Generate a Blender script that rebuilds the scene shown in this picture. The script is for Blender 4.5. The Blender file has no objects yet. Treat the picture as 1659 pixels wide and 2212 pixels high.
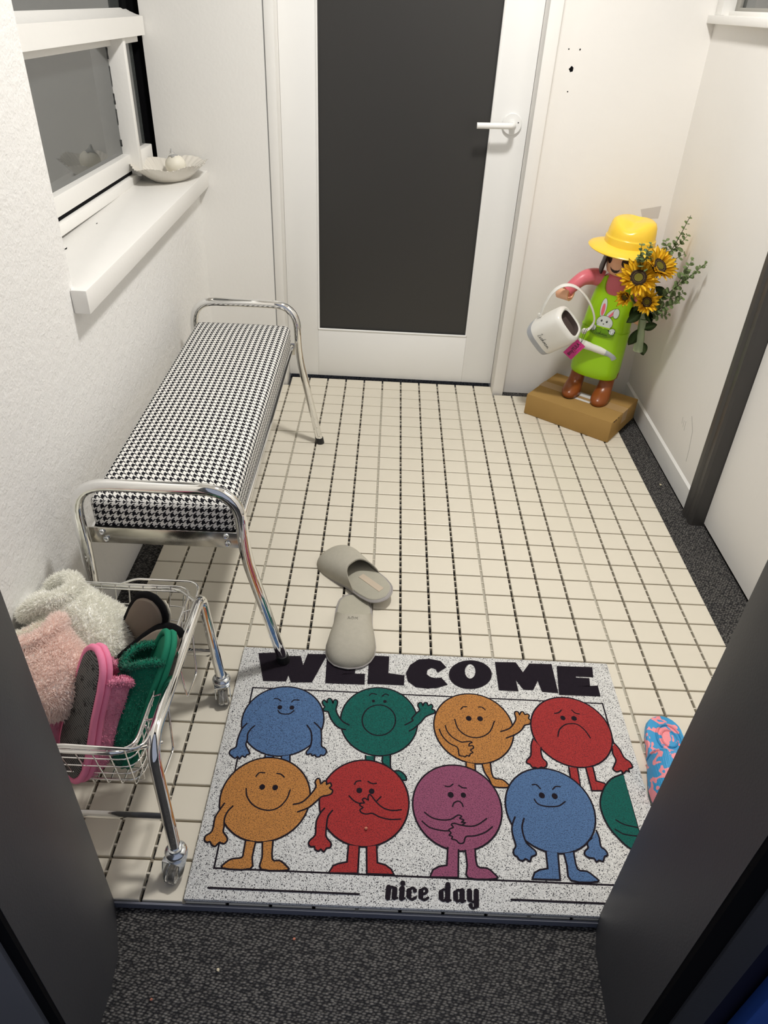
import bpy, bmesh, math, random
from mathutils import Vector, Matrix, Euler
from mathutils.geometry import tessellate_polygon
R = random.Random(7)
PI = math.pi
SC = bpy.context.scene
COL = SC.collection

# ------------------------------------------------------------------ camera
cam_d = bpy.data.cameras.new('camera')
cam = bpy.data.objects.new('camera', cam_d)
COL.objects.link(cam)
cam_d.sensor_fit = 'HORIZONTAL'
cam_d.sensor_width = 36.0
cam_d.lens = 1530.0 / 1659.0 * 36.0
cam_d.clip_start = 0.02
r0 = Vector((0.99876882, 0.01973464, 0.04551254))
r1 = Vector((0.04842779, -0.58673299, -0.80833109))
r2 = Vector((0.01075159, 0.80953996, -0.58696632))
cm = Matrix.Identity(4)
for k in range(3):
    cm[k][0] = r0[k]; cm[k][1] = -r1[k]; cm[k][2] = -r2[k]
cm[0][3], cm[1][3], cm[2][3] = 0.00054, -2.23782, 1.28092
cam.matrix_world = cm
SC.camera = cam

# ------------------------------------------------------------------ world, exposure
w = bpy.data.worlds.new('night')
SC.world = w
w.use_nodes = True
w.node_tree.nodes['Background'].inputs[0].default_value = (0.58, 0.63, 0.78, 1)
w.node_tree.nodes['Background'].inputs[1].default_value = 0.55
SC.view_settings.view_transform = 'Standard'
SC.view_settings.look = 'None'
SC.view_settings.gamma = 1.0
SC.view_settings.use_curve_mapping = False
SC.view_settings.exposure = -0.13
SC.cycles.use_denoising = True
SC.cycles.max_bounces = 10
SC.cycles.diffuse_bounces = 6
SC.cycles.glossy_bounces = 6
SC.cycles.transmission_bounces = 8
SC.cycles.caustics_reflective = False
SC.cycles.caustics_refractive = False
SC.cycles.sample_clamp_indirect = 4.0

# the ceiling lamp's light (the fitting itself is built with the ceiling)
LAMP = Vector((0.28, -0.62, 2.33))
ld = bpy.data.lights.new('ceiling_lamp_light', 'AREA')
ld.shape = 'DISK'; ld.size = 0.22; ld.energy = 34.0; ld.color = (1.0, 0.972, 0.925)
lo = bpy.data.objects.new('ceiling_lamp_light', ld)
lo.location = LAMP
COL.objects.link(lo)

# ------------------------------------------------------------------ materials
MATS = {}
def srgb(h):
    v = [int(h[i:i+2], 16) / 255 for i in (0, 2, 4)]
    return tuple(c / 12.92 if c <= 0.04045 else ((c + 0.055) / 1.055) ** 2.4 for c in v)
def mat(name, col=None, rough=0.5, metal=0.0, spec=0.5, bump=0.0, bscale=200.0, var=0.0, vscale=8.0, trans=0.0, ior=1.45, alpha=1.0, coat=0.0, sheen=0.0, detail=3.0):
    if name in MATS: return MATS[name]
    m = bpy.data.materials.new(name); m.use_nodes = True
    nt = m.node_tree; b = nt.nodes['Principled BSDF']
    if isinstance(col, str): col = srgb(col)
    b.inputs['Base Color'].default_value = (*col, 1)
    b.inputs['Roughness'].default_value = rough
    b.inputs['Metallic'].default_value = metal
    b.inputs['Specular IOR Level'].default_value = spec
    b.inputs['IOR'].default_value = ior
    b.inputs['Transmission Weight'].default_value = trans
    b.inputs['Alpha'].default_value = alpha
    b.inputs['Coat Weight'].default_value = coat
    b.inputs['Sheen Weight'].default_value = sheen
    tc = None
    if var or bump:
        tc = nt.nodes.new('ShaderNodeTexCoord')
    if var:
        n = nt.nodes.new('ShaderNodeTexNoise'); n.inputs['Scale'].default_value = vscale; n.inputs['Detail'].default_value = 4
        nt.links.new(tc.outputs['Object'], n.inputs['Vector'])
        mx = nt.nodes.new('ShaderNodeMix'); mx.data_type = 'RGBA'
        mx.inputs[6].default_value = tuple(c * (1 - var) for c in col) + (1,)
        mx.inputs[7].default_value = tuple(min(1, c * (1 + var)) for c in col) + (1,)
        nt.links.new(n.outputs['Fac'], mx.inputs[0]); nt.links.new(mx.outputs[2], b.inputs['Base Color'])
    if bump:
        n2 = nt.nodes.new('ShaderNodeTexNoise'); n2.inputs['Scale'].default_value = bscale; n2.inputs['Detail'].default_value = detail
        nt.links.new(tc.outputs['Object'], n2.inputs['Vector'])
        bp = nt.nodes.new('ShaderNodeBump'); bp.inputs['Strength'].default_value = 1.0; bp.inputs['Distance'].default_value = bump
        nt.links.new(n2.outputs['Fac'], bp.inputs['Height']); nt.links.new(bp.outputs['Normal'], b.inputs['Normal'])
    MATS[name] = m
    return m
class NT:
    """small helper for hand-wired materials"""
    def __init__(s, name, rough=0.6, spec=0.5):
        s.m = bpy.data.materials.new(name); s.m.use_nodes = True; s.t = s.m.node_tree; s.b = s.t.nodes['Principled BSDF']
        s.b.inputs['Roughness'].default_value = rough; s.b.inputs['Specular IOR Level'].default_value = spec
        MATS[name] = s.m
    def n(s, kind, **kw):
        nd = s.t.nodes.new('ShaderNode' + kind)
        for k, v in kw.items():
            if k in nd.inputs: nd.inputs[k].default_value = v
            else: setattr(nd, k, v)
        return nd
    def l(s, a, b): s.t.links.new(a, b)
    def math(s, op, a, b=None):
        nd = s.t.nodes.new('ShaderNodeMath'); nd.operation = op
        for i, v in enumerate((a, b)):
            if v is None: continue
            if isinstance(v, (int, float)): nd.inputs[i].default_value = v
            else: s.l(v, nd.inputs[i])
        return nd.outputs[0]
    def mixc(s, f, c1, c2):
        nd = s.t.nodes.new('ShaderNodeMix'); nd.data_type = 'RGBA'
        if isinstance(f, (int, float)): nd.inputs[0].default_value = f
        else: s.l(f, nd.inputs[0])
        for i, c in ((6, c1), (7, c2)):
            if isinstance(c, tuple): nd.inputs[i].default_value = (*c[:3], 1)
            else: s.l(c, nd.inputs[i])
        return nd.outputs[2]
    def bump(s, h, dist):
        bp = s.n('Bump'); bp.inputs['Distance'].default_value = dist; s.l(h, bp.inputs['Height']); s.l(bp.outputs[0], s.b.inputs['Normal'])

WHITE = mat('white_paint', (0.83, 0.82, 0.795), 0.45, bump=0.0004, bscale=90, var=0.02, vscale=4)
WALL = mat('wall_paint', (0.835, 0.818, 0.79), 0.6, bump=0.0006, bscale=40, var=0.025, vscale=3)
GLOSSW = mat('white_gloss_paint', (0.84, 0.84, 0.83), 0.28, var=0.015, vscale=5)
# stucco
s_ = NT('stucco_paint', 0.62)
tc = s_.n('TexCoord')
na = s_.n('TexNoise', Scale=55.0, Detail=3.0); nb = s_.n('TexNoise', Scale=190.0, Detail=2.0)
s_.l(tc.outputs['Object'], na.inputs['Vector']); s_.l(tc.outputs['Object'], nb.inputs['Vector'])
hsum = s_.math('ADD', s_.math('MULTIPLY', na.outputs[0], 1.2), s_.math('MULTIPLY', nb.outputs[0], 0.6))
s_.bump(hsum, 0.0018)
s_.b.inputs['Base Color'].default_value = (0.83, 0.825, 0.81, 1)
STUCCO = s_.m
CHROME = mat('chrome', (0.86, 0.86, 0.85), 0.045, 1.0)
STEELP = mat('brushed_plate', (0.60, 0.58, 0.53), 0.2, 1.0)
ZINC = mat('zinc', (0.72, 0.75, 0.78), 0.18, 1.0)
BLACKR = mat('black_rubber', (0.012, 0.012, 0.012), 0.5)
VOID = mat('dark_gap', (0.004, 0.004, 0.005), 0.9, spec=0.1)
JAMB = mat('dark_grey_paint', (0.051, 0.0515, 0.056), 0.5, var=0.12, vscale=6, bump=0.0002, bscale=300)
TRIMD = mat('charcoal_trim_paint', (0.055, 0.052, 0.050), 0.38, var=0.15, vscale=10)
TILE = mat('cream_tile', (0.715, 0.668, 0.565), 0.33, var=0.02, vscale=20)
LATT = mat('cream_plastic_lattice', (0.62, 0.58, 0.50), 0.5)
SEAM = mat('grey_seam_plastic', (0.42, 0.395, 0.33), 0.6)
# carpet
s_ = NT('charcoal_carpet', 0.95, 0.1)
tc = s_.n('TexCoord'); mp = s_.n('Mapping'); mp.inputs['Scale'].default_value = (150, 270, 150); mp.inputs['Rotation'].default_value = (0, 0, 0.35)
s_.l(tc.outputs['Object'], mp.inputs['Vector'])
vo = s_.n('TexVoronoi', Scale=1.0); vo.inputs['Randomness'].default_value = 0.55; s_.l(mp.outputs[0], vo.inputs['Vector'])
no = s_.n('TexNoise', Scale=330.0, Detail=2.0); s_.l(tc.outputs['Object'], no.inputs['Vector'])
no2 = s_.n('TexNoise', Scale=7.0, Detail=3.0); s_.l(tc.outputs['Object'], no2.inputs['Vector'])
cr = s_.n('ValToRGB'); cr.color_ramp.elements[0].color = (0.46, 0.44, 0.41, 1); cr.color_ramp.elements[0].position = 0.1
cr.color_ramp.elements[1].color = (0.022, 0.022, 0.025, 1); cr.color_ramp.elements[1].position = 0.62
s_.l(vo.outputs['Distance'], cr.inputs[0])
c1 = s_.mixc(no.outputs[0], (0.022, 0.022, 0.024), cr.outputs[0])
c2 = s_.mixc(s_.math('MULTIPLY', no2.outputs[0], 0.35), c1, (0.05, 0.048, 0.047))
s_.l(c2, s_.b.inputs['Base Color'])
s_.bump(s_.math('SUBTRACT', 1.0, vo.outputs['Distance']), 0.004)
CARPET = s_.m
def glassmat(name, col, rough, ior, spec=0.5):
    return mat(name, col, rough, spec=spec, ior=ior)
PANE = glassmat('dark_window_glass', (0.060, 0.066, 0.066), 0.03, 2.4)
DGLASS = glassmat('dark_satin_door_glass', (0.026, 0.025, 0.0235), 0.42, 1.5, 0.6)

# ------------------------------------------------------------------ mesh helpers
def newbm(): return bmesh.new()
def box(bm, x0, x1, y0, y1, z0, z1):
    vs = [bm.verts.new((x, y, z)) for z in (z0, z1) for y in (y0, y1) for x in (x0, x1)]
    for f in ((0, 2, 3, 1), (4, 5, 7, 6), (0, 1, 5, 4), (2, 6, 7, 3), (0, 4, 6, 2), (1, 3, 7, 5)):
        bm.faces.new([vs[i] for i in f])
    return vs
def bevel(bm, w, seg=2):
    bmesh.ops.bevel(bm, geom=bm.edges[:], offset=w, segments=seg, profile=0.5, affect='EDGES', clamp_overlap=True)
def bbox(x0, x1, y0, y1, z0, z1, w=0.003, seg=2):
    bm = newbm(); box(bm, x0, x1, y0, y1, z0, z1); bevel(bm, w, seg); return bm
def prism(bm, poly, z0, z1):
    lo_ = [bm.verts.new((p[0], p[1], z0)) for p in poly]; hi = [bm.verts.new((p[0], p[1], z1)) for p in poly]
    n = len(poly)
    bm.faces.new(lo_[::-1]); bm.faces.new(hi)
    for i in range(n): bm.faces.new((lo_[i], lo_[(i + 1) % n], hi[(i + 1) % n], hi[i]))
def rings(bm, rs, cap0=True, cap1=True, closed=True):
    vv = [[bm.verts.new(p) for p in r] for r in rs]
    n = len(rs[0])
    for a, b in zip(vv, vv[1:]):
        for i in range(n if closed else n - 1):
            bm.faces.new((a[i], a[(i + 1) % n], b[(i + 1) % n], b[i]))
    if cap0 and closed: bm.faces.new(vv[0][::-1])
    if cap1 and closed: bm.faces.new(vv[-1])
    return vv
def ell(cx, cy, z, rx, ry, n=28, p=1.0):
    out = []
    for i in range(n):
        t = 2 * PI * i / n; c, s = math.cos(t), math.sin(t)
        out.append((cx + rx * math.copysign(abs(c) ** p, c), cy + ry * math.copysign(abs(s) ** p, s), z))
    return out
def lathe(bm, prof, n=24, cx=0, cy=0):
    rings(bm, [ell(cx, cy, z, max(r, 1e-5), max(r, 1e-5), n) for r, z in prof])
def catmull(pts, k=6, closed=False):
    P = [Vector(p) for p in pts]; out = []; n = len(P)
    for i in range(n if closed else n - 1):
        if closed: a, b, c, d = P[i - 1], P[i], P[(i + 1) % n], P[(i + 2) % n]
        else: a, b, c, d = P[max(i - 1, 0)], P[i], P[i + 1], P[min(i + 2, n - 1)]
        for j in range(k):
            t = j / k
            out.append(0.5 * ((2 * b) + (c - a) * t + (2 * a - 5 * b + 4 * c - d) * t * t + (3 * b - a - 3 * c + d) * t ** 3))
    if not closed: out.append(P[-1])
    return out
def fillet(pts, r, k=6):
    P = [Vector(p) for p in pts]; out = [P[0]]
    for i in range(1, len(P) - 1):
        rr = r[i - 1] if isinstance(r, (list, tuple)) else r
        a = (P[i - 1] - P[i]); b = (P[i + 1] - P[i])
        d = min(rr, a.length * 0.48, b.length * 0.48)
        s, e = P[i] + a.normalized() * d, P[i] + b.normalized() * d
        for j in range(k + 1):
            t = j / k; out.append((1 - t) ** 2 * s + 2 * t * (1 - t) * P[i] + t * t * e)
    out.append(P[-1]); return out
def tube(bm, pts, r, n=10, closed=False, flat=None, upv=None):
    P = [Vector(p) for p in pts]; m = len(P); rs = []
    prev = None
    for i in range(m):
        if closed: t = (P[(i + 1) % m] - P[i - 1])
        else: t = P[min(i + 1, m - 1)] - P[max(i - 1, 0)]
        t.normalize()
        if prev is None:
            u = Vector(upv) if upv else (Vector((0, 0, 1)) if abs(t.z) < 0.9 else Vector((1, 0, 0)))
        else: u = prev
        u = (u - t * u.dot(t)).normalized(); prev = u
        v = t.cross(u)
        rr = r[i] if isinstance(r, (list, tuple)) else r
        ra, rb = (rr, rr) if flat is None else (rr * flat[0], rr * flat[1])
        rs.append([tuple(P[i] + u * ra * math.cos(2 * PI * k / n) + v * rb * math.sin(2 * PI * k / n)) for k in range(n)])
    if closed:
        vv = [[bm.verts.new(p) for p in q] for q in rs]
        for a, b in zip(vv, vv[1:] + vv[:1]):
            for k in range(n): bm.faces.new((a[k], a[(k + 1) % n], b[(k + 1) % n], b[k]))
    else: rings(bm, rs)
def poly2d(bm, pts, z):
    f = bm.faces.new([bm.verts.new((p[0], p[1], z)) for p in pts])
    return f
def stroke(bm, pts, wd, z, n=8, closed=False):
    """flat mitred ribbon with round ends in the xy plane"""
    P = []
    for p in pts:
        q = Vector((p[0], p[1]))
        if not P or (q - P[-1]).length > 1e-6: P.append(q)
    if closed and (P[0] - P[-1]).length < 1e-6: P.pop()
    m = len(P)
    if m < 2: return
    L_, R_ = [], []
    for i in range(m):
        a = P[i - 1] if (i > 0 or closed) else None; b = P[(i + 1) % m] if (i < m - 1 or closed) else None
        da = (P[i] - a).normalized() if a is not None else (b - P[i]).normalized()
        db = (b - P[i]).normalized() if b is not None else da
        na, nb = Vector((-da.y, da.x)), Vector((-db.y, db.x))
        nn = na + nb
        nn = nn.normalized() if nn.length > 1e-4 else nb
        k = wd / 2 / max(0.6, nn.dot(nb))
        L_.append(bm.verts.new((*(P[i] + nn * k), z))); R_.append(bm.verts.new((*(P[i] - nn * k), z)))
    for i in range(m if closed else m - 1):
        k = (i + 1) % m
        bm.faces.new((R_[i], R_[k], L_[k], L_[i]))
    if not closed:
        for i, s in ((0, 1), (m - 1, -1)):
            v0, v1 = (L_[i], R_[i]) if s > 0 else (R_[i], L_[i])
            c = P[i]; a0 = math.atan2(v0.co.y - c.y, v0.co.x - c.x)
            arc = [bm.verts.new((c.x + wd / 2 * math.cos(a0 + PI * q / 6), c.y + wd / 2 * math.sin(a0 + PI * q / 6), z)) for q in range(1, 6)]
            bm.faces.new([v0] + arc + [v1])
def obj(name, bm, m, parent=None, smooth=False, recalc=True):
    if recalc: bmesh.ops.recalc_face_normals(bm, faces=bm.faces[:])
    me = bpy.data.meshes.new(name); bm.to_mesh(me); bm.free()
    for mm in (m if isinstance(m, (list, tuple)) else [m]): me.materials.append(mm)
    if smooth:
        for p in me.polygons: p.use_smooth = True
    o = bpy.data.objects.new(name, me); COL.objects.link(o)
    if parent is not None: o.parent = parent
    return o
def autosmooth(o, ang=40):
    me = o.data
    for p in me.polygons: p.use_smooth = True
    b = bmesh.new(); b.from_mesh(me)
    for e in b.edges:
        if len(e.link_faces) == 2 and e.calc_face_angle(0) > math.radians(ang): e.smooth = False
    b.to_mesh(me); b.free()
    return o
def sm(name, bm, m, parent=None, ang=40): return autosmooth(obj(name, bm, m, parent), ang)
def tag(o, label, cat, group=None, kind=None):
    o['label'] = label; o['category'] = cat
    if group: o['group'] = group
    if kind: o['kind'] = kind
    return o
def thing(name, label=None, cat=None, loc=(0, 0, 0), rot=(0, 0, 0), group=None, kind=None):
    o = bpy.data.objects.new(name, None); COL.objects.link(o); o.empty_display_size = 0.05
    o.location = loc; o.rotation_euler = rot
    if label: tag(o, label, cat, group, kind)
    elif kind: o['kind'] = kind
    return o
def struct(o): o['kind'] = 'structure'; return o
def inst(name, me, parent, mw=None):
    o = bpy.data.objects.new(name, me); COL.objects.link(o); o.parent = parent
    if mw is not None: o.matrix_basis = mw
    return o
def frame(loc, yax, zax):
    y = Vector(yax).normalized(); z = Vector(zax); z = (z - y * z.dot(y)).normalized(); x = y.cross(z)
    m = Matrix.Identity(4)
    for k in range(3): m[k][0], m[k][1], m[k][2], m[k][3] = x[k], y[k], z[k], loc[k]
    return m
def textmesh(name, body, size, m, parent=None, offset=0.0, shear=0.0, extrude=0.0, fit=None, align='CENTER'):
    cu = bpy.data.curves.new(name, 'FONT'); cu.body = body; cu.size = size; cu.offset = offset; cu.shear = shear
    cu.align_x = align; cu.align_y = 'CENTER'; cu.extrude = extrude; cu.resolution_u = 4
    tmp = bpy.data.objects.new(name + '_tmp', cu); COL.objects.link(tmp)
    bpy.context.view_layer.update()
    me = bpy.data.meshes.new_from_object(tmp.evaluated_get(bpy.context.evaluated_depsgraph_get()))
    bpy.data.objects.remove(tmp); bpy.data.curves.remove(cu)
    if fit:
        xs = [v.co.x for v in me.vertices]; ys = [v.co.y for v in me.vertices]
        sx = (fit[2] - fit[0]) / (max(xs) - min(xs)); sy = (fit[3] - fit[1]) / (max(ys) - min(ys)); x0, y0 = min(xs), min(ys)
        for v in me.vertices: v.co.x = fit[0] + (v.co.x - x0) * sx; v.co.y = fit[1] + (v.co.y - y0) * sy
    me.materials.clear(); me.materials.append(m); me.name = name
    o = bpy.data.objects.new(name, me); COL.objects.link(o)
    if parent is not None: o.parent = parent
    return o

# ================================================================== the room
FZ = -0.02
bm = newbm(); box(bm, -1.4, 1.7, -3.6, 0.9, FZ - 0.03, FZ)
struct(obj('floor', bm, CARPET))
bm = newbm(); box(bm, -1.0, 1.2, -1.9, 0.75, 2.40, 2.45)
struct(obj('ceiling', bm, WALL))

# left wall, opened for the window
bm = newbm()
box(bm, -0.95, -0.665, -1.66, -0.757, FZ, 2.40)
box(bm, -0.95, -0.665, -0.757, 0.60, FZ, 0.722)
box(bm, -0.95, -0.665, -0.757, 0.60, 2.0, 2.40)
struct(obj('wall_left', bm, STUCCO))

# back wall: left sheet, right part, part over the door
wb = struct(thing('wall_back'))
bm = newbm(); box(bm, -0.795, -0.4195, 0.385, 0.402, FZ, 2.40)
obj('wall_panel', bm, WHITE, wb)
bm = newbm()
box(bm, 0.485, 1.25, 0.445, 0.52, FZ, 2.40); box(bm, -0.42, 0.49, 0.41, 0.52, 2.09, 2.40)
box(bm, -0.79, -0.40, 0.47, 0.52, FZ, 2.40)
obj('wall_face', bm, WALL, wb)
bm = newbm(); box(bm, -0.4195, -0.4155, 0.3868, 0.40, FZ, 2.40)
obj('panel_gap', bm, mat('grey_gap', (0.30, 0.30, 0.30), 0.8), wb)
bm = newbm(); box(bm, -0.95, -0.76, 0.405, 0.465, FZ, 2.40); obj('sky_blocker', bm, VOID, wb)  # added black block, keeps the world sky from showing past the panel edge
def blot(x, z, r, seed, y=0.4445):
    rr = random.Random(seed); bm = newbm()
    ring = []
    for k in range(14):
        q = r * rr.uniform(0.75, 1.2); t = 2 * PI * k / 14
        ring.append(Vector((x + q * math.cos(t), y, z + q * 1.05 * math.sin(t))))
    bm.faces.new([bm.verts.new(p) for p in ring])
    return bm
for x, z, r, sd in ((0.5556, 1.1235, 0.0075, 3), (0.5377, 1.1762, 0.0022, 4), (0.5729, 1.1766, 0.0024, 5), (0.5562, 1.0607, 0.002, 6)):
    obj('screw_hole', blot(x, z, r, sd), VOID, wb)
SMUDGE = mat('putty_smudge', (0.60, 0.575, 0.55), 0.7)
bm = newbm(); poly = [(0.885, 0.715), (0.955, 0.73), (0.955, 0.688), (0.90, 0.684)]
bm.faces.new([bm.verts.new((x, 0.4447, z)) for x, z in poly])
obj('putty_mark', bm, SMUDGE, wb)

# door casing
bm = newbm(); box(bm, -0.4155, -0.385, 0.383, 0.52, FZ, 2.09); bevel(bm, 0.0015)
struct(sm('trim_1', bm, WHITE))
bm = newbm(); box(bm, 0.4475, 0.489, 0.383, 0.52, FZ, 2.09); bevel(bm, 0.002)
struct(sm('trim_2', bm, WALL))
bm = newbm(); box(bm, -0.4155, 0.489, 0.385, 0.52, 2.05, 2.089); bevel(bm, 0.0015)
struct(sm('trim_3', bm, WHITE))

# glazed door
d1 = struct(thing('door_1', loc=(0, 0.465, 0.006)))
def dbox(nm, x0, x1, z0, z1, m=GLOSSW, y0=0.0, y1=0.04, wv=0.0015):
    return sm(nm, bbox(x0, x1, y0, y1, z0, z1, wv), m, d1)
dbox('door_stile', -0.3846, -0.2655, 0.0, 2.035); dbox('door_stile', 0.3255, 0.4465, 0.0, 2.035)
dbox('door_rail', -0.2655, 0.3255, 0.0, 0.196); dbox('door_rail', -0.2655, 0.3255, 1.92, 2.035)
bm = newbm(); box(bm, -0.262, 0.322, 0.010, 0.018, 0.196, 1.92); obj('door_glass', bm, DGLASS, d1)
def bead(pts):
    bm = newbm(); tube(bm, pts, 0.0042, 8); return bm
x0, x1, z0, z1 = -0.2635, 0.3235, 0.1985, 1.918
for a, b in (((x0, z0), (x1, z0)), ((x0, z1), (x1, z1)), ((x0, z0), (x0, z1)), ((x1, z0), (x1, z1))):
    sm('glazing_bead', bead([(a[0], 0.001, a[1]), (b[0], 0.001, b[1])]), GLOSSW, d1)
HW = mat('white_handle_enamel', (0.80, 0.80, 0.79), 0.22)
hd = thing('door_handle'); hd.parent = d1
bm = newbm(); lathe(bm, [(0.0, 0.0), (0.031, 0.0), (0.033, 0.002), (0.033, 0.008), (0.031, 0.010), (0.0, 0.010)], 40)
bmesh.ops.rotate(bm, verts=bm.verts[:], cent=(0, 0, 0), matrix=Matrix.Rotation(PI / 2, 3, 'X'))
bmesh.ops.translate(bm, verts=bm.verts[:], vec=(0.392, 0, 0.9515))
sm('handle_rose', bm, HW, d1)
bm = newbm(); tube(bm, fillet([(0.392, -0.006, 0.9515), (0.392, -0.056, 0.9515), (0.27, -0.058, 0.948)], 0.022), 0.0095, 14)
sm('handle_lever', bm, HW, d1)
bm = newbm(); lathe(bm, [(0, 0), (0.014, 0), (0.014, 0.006), (0, 0.006)], 24)
bmesh.ops.rotate(bm, verts=bm.verts[:], cent=(0, 0, 0), matrix=Matrix.Rotation(PI / 2, 3, 'X')); bmesh.ops.translate(bm, verts=bm.verts[:], vec=(0.392, -0.010, 0.9515))
sm('handle_collar', bm, HW, d1)
bm = newbm(); lathe(bm, [(0, 0), (0.002, 0), (0.002, 0.0012), (0, 0.0012)], 10)
bmesh.ops.rotate(bm, verts=bm.verts[:], cent=(0, 0, 0), matrix=Matrix.Rotation(PI / 2, 3, 'X')); bmesh.ops.translate(bm, verts=bm.verts[:], vec=(0.412, -0.0095, 0.957))
obj('set_screw', bm, VOID, d1)
bpy.data.objects.remove(hd)

# left window with its sill
w1 = struct(thing('window_1'))
def wbox(nm, x0, x1, y0, y1, z0, z1, m=WHITE, wv=0.002): return sm(nm, bbox(x0, x1, y0, y1, z0, z1, wv), m, w1)
def slope(o, k=0.02):
    for v in o.data.vertices: v.co.z += (v.co.y + 0.195) * k
bm = newbm(); prism(bm, [(-0.665, -0.776), (-0.630, -0.776), (-0.630, 0.3835), (-0.82, 0.3835), (-0.82, -0.755), (-0.665, -0.755)], 0.716, 0.767)
bevel(bm, 0.0025); o = sm('window_sill', bm, WHITE, w1); slope(o)
wbox('sill_strip', -0.835, -0.803, -0.755, 0.39, 0.77, 0.796)
wbox('bottom_rail', -0.90, -0.818, -0.755, 0.18, 0.805, 0.852)
bm = newbm(); box(bm, -0.86, -0.8195, -0.755, 0.18, 0.793, 0.806); obj('rail_gap', bm, VOID, w1)
bm = newbm(); prism(bm, [(-0.90, 1.155), (-0.782, 1.155), (-0.782, 1.203), (-0.80, 1.206), (-0.82, 1.213), (-0.836, 1.221), (-0.90, 1.221)], -0.755, 0.375)
for v in bm.verts: v.co = Vector((v.co.x, v.co.z, v.co.y))
sm('middle_rail', bm, WHITE, w1, 15)
wbox('upper_stop', -0.85, -0.826, -0.755, 0.18, 1.133, 1.156)
wbox('mullion', -0.90, -0.79, 0.18, 0.203, 0.79, 1.155)
wbox('casement_rail', -0.85, -0.797, 0.203, 0.345, 0.79, 0.858)
wbox('casement_rail', -0.85, -0.797, 0.203, 0.345, 1.138, 1.156)
bm = newbm(); box(bm, -0.846, -0.840, -0.755, 0.18, 0.85, 1.135); obj('window_pane', bm, PANE, w1)
bm = newbm(); box(bm, -0.824, -0.818, 0.203, 0.345, 0.857, 1.139); obj('window_pane', bm, PANE, w1)
bm = newbm(); box(bm, -0.846, -0.840, -0.755, 0.345, 1.220, 2.0); obj('window_pane', bm, PANE, w1)
bm = newbm(); box(bm, -0.87, -0.83, 0.345, 0.383, 0.76, 2.0); obj('dark_rebate', bm, VOID, w1)
bm = newbm(); box(bm, -0.93, -0.90, -0.757, 0.55, 0.7, 2.05); obj('night_backing', bm, VOID, w1)
# peeled paint edges
for k in range(7):
    y = [-0.70, -0.66, -0.63, -0.60, -0.575, -0.52, -0.30][k]
    bm = newbm(); r_ = random.Random(k + 20)
    poly2d(bm, [(-0.772 + r_.uniform(-.002, .002), y), (-0.770 + r_.uniform(-.002, .002), y + 0.006), (-0.7735, y + r_.uniform(.012, .022)), (-0.7745, y + 0.004)], 0.7673)
    o = obj('paint_chip', bm, VOID, w1); slope(o)
for z, hgt, wd in ((0.872, 0.020, 0.003), (0.93, 0.045, 0.0014), (0.985, 0.030, 0.0026), (1.03, 0.055, 0.0012), (1.10, 0.03, 0.002)):
    bm = newbm(); r_ = random.Random(int(z * 1000))
    lft = [(-0.8395, z + hgt * t) for t in (0, 0.5, 1)]; rgt = [(-0.8395 + wd * r_.uniform(0.5, 1.2), z + hgt * t) for t in (0.95, 0.7, 0.5, 0.25, 0.05)]
    bm.faces.new([bm.verts.new((x, 0.1795, q)) for x, q in lft + rgt]); obj('paint_chip', bm, VOID, w1)

# right wall leans a little inwards with height
def lean(bm_or_me, k=0.0275):
    for v in bm_or_me.verts: v.co.x -= k * max(v.co.z, 0)
bm = newbm()
box(bm, 1.008, 1.2, -0.385, 0.46, FZ, 1.285); box(bm, 1.008, 1.2, 0.435, 0.46, 1.285, 2.40); box(bm, 1.008, 1.2, -0.385, 0.46, 2.0, 2.40); box(bm, 1.008, 1.2, -0.385, -0.32, 1.285, 2.0)
lean(bm); struct(obj('wall_right', bm, WALL))
bm = newbm(); prism(bm, [(0.996, FZ), (1.0, FZ), (1.0, 0.048), (1.006, 0.056), (1.006, 0.064), (1.012, 0.066), (1.02, 0.066), (1.02, FZ)], -0.385, 0.4445)
for v in bm.verts: v.co = Vector((v.co.x, v.co.z, v.co.y))
struct(sm('baseboard_right', bm, GLOSSW, None, 20))
w2 = struct(thing('window_2'))
def w2box(nm, a, m=WHITE, wv=0.002):
    bm = bbox(*a, wv); lean(bm); return sm(nm, bm, m, w2)
w2box('window_sill', (0.982, 1.07, -0.35, 0.4445, 1.262, 1.284))
w2box('window_stile', (0.998, 1.06, 0.383, 0.436, 1.284, 2.0)); w2box('window_stile', (0.998, 1.06, -0.32, -0.27, 1.284, 2.0))
w2box('window_rail', (1.02, 1.06, -0.27, 0.383, 1.284, 1.296)); 
bm = newbm(); box(bm, 1.046, 1.052, -0.27, 0.384, 1.29, 2.0); lean(bm); obj('window_pane', bm, PANE, w2)
GREYF = mat('grey_putty', (0.35, 0.34, 0.31), 0.6)
w2box('pane_putty', (1.036, 1.0465, 0.352, 0.384, 1.292, 2.0), GREYF); w2box('pane_putty', (1.036, 1.0465, -0.27, 0.352, 1.293, 1.305), GREYF)

# charcoal upright and the white door panel beyond it
bm = newbm(); prism(bm, [(0.985, -0.372), (0.985, -0.392), (0.990, -0.402), (0.986, -0.412), (0.986, -0.430), (0.994, -0.436), (1.06, -0.436), (1.06, -0.372)], FZ, 2.40)
lean(bm); struct(sm('trim_4', bm, TRIMD, None, 25))
d2 = struct(thing('door_2'))
bm = newbm(); box(bm, 1.03, 1.07, -1.66, -0.438, -0.008, 2.05); lean(bm); obj('door_slab', bm, WALL, d2)
bm = newbm(); box(bm, 1.036, 1.07, -1.66, -0.438, FZ, -0.008); obj('door_gap', bm, VOID, d2)
bm = newbm(); box(bm, 1.03, 1.2, -1.66, -0.436, 2.05, 2.40); lean(bm); struct(obj('wall_right', bm, WALL))
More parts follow.
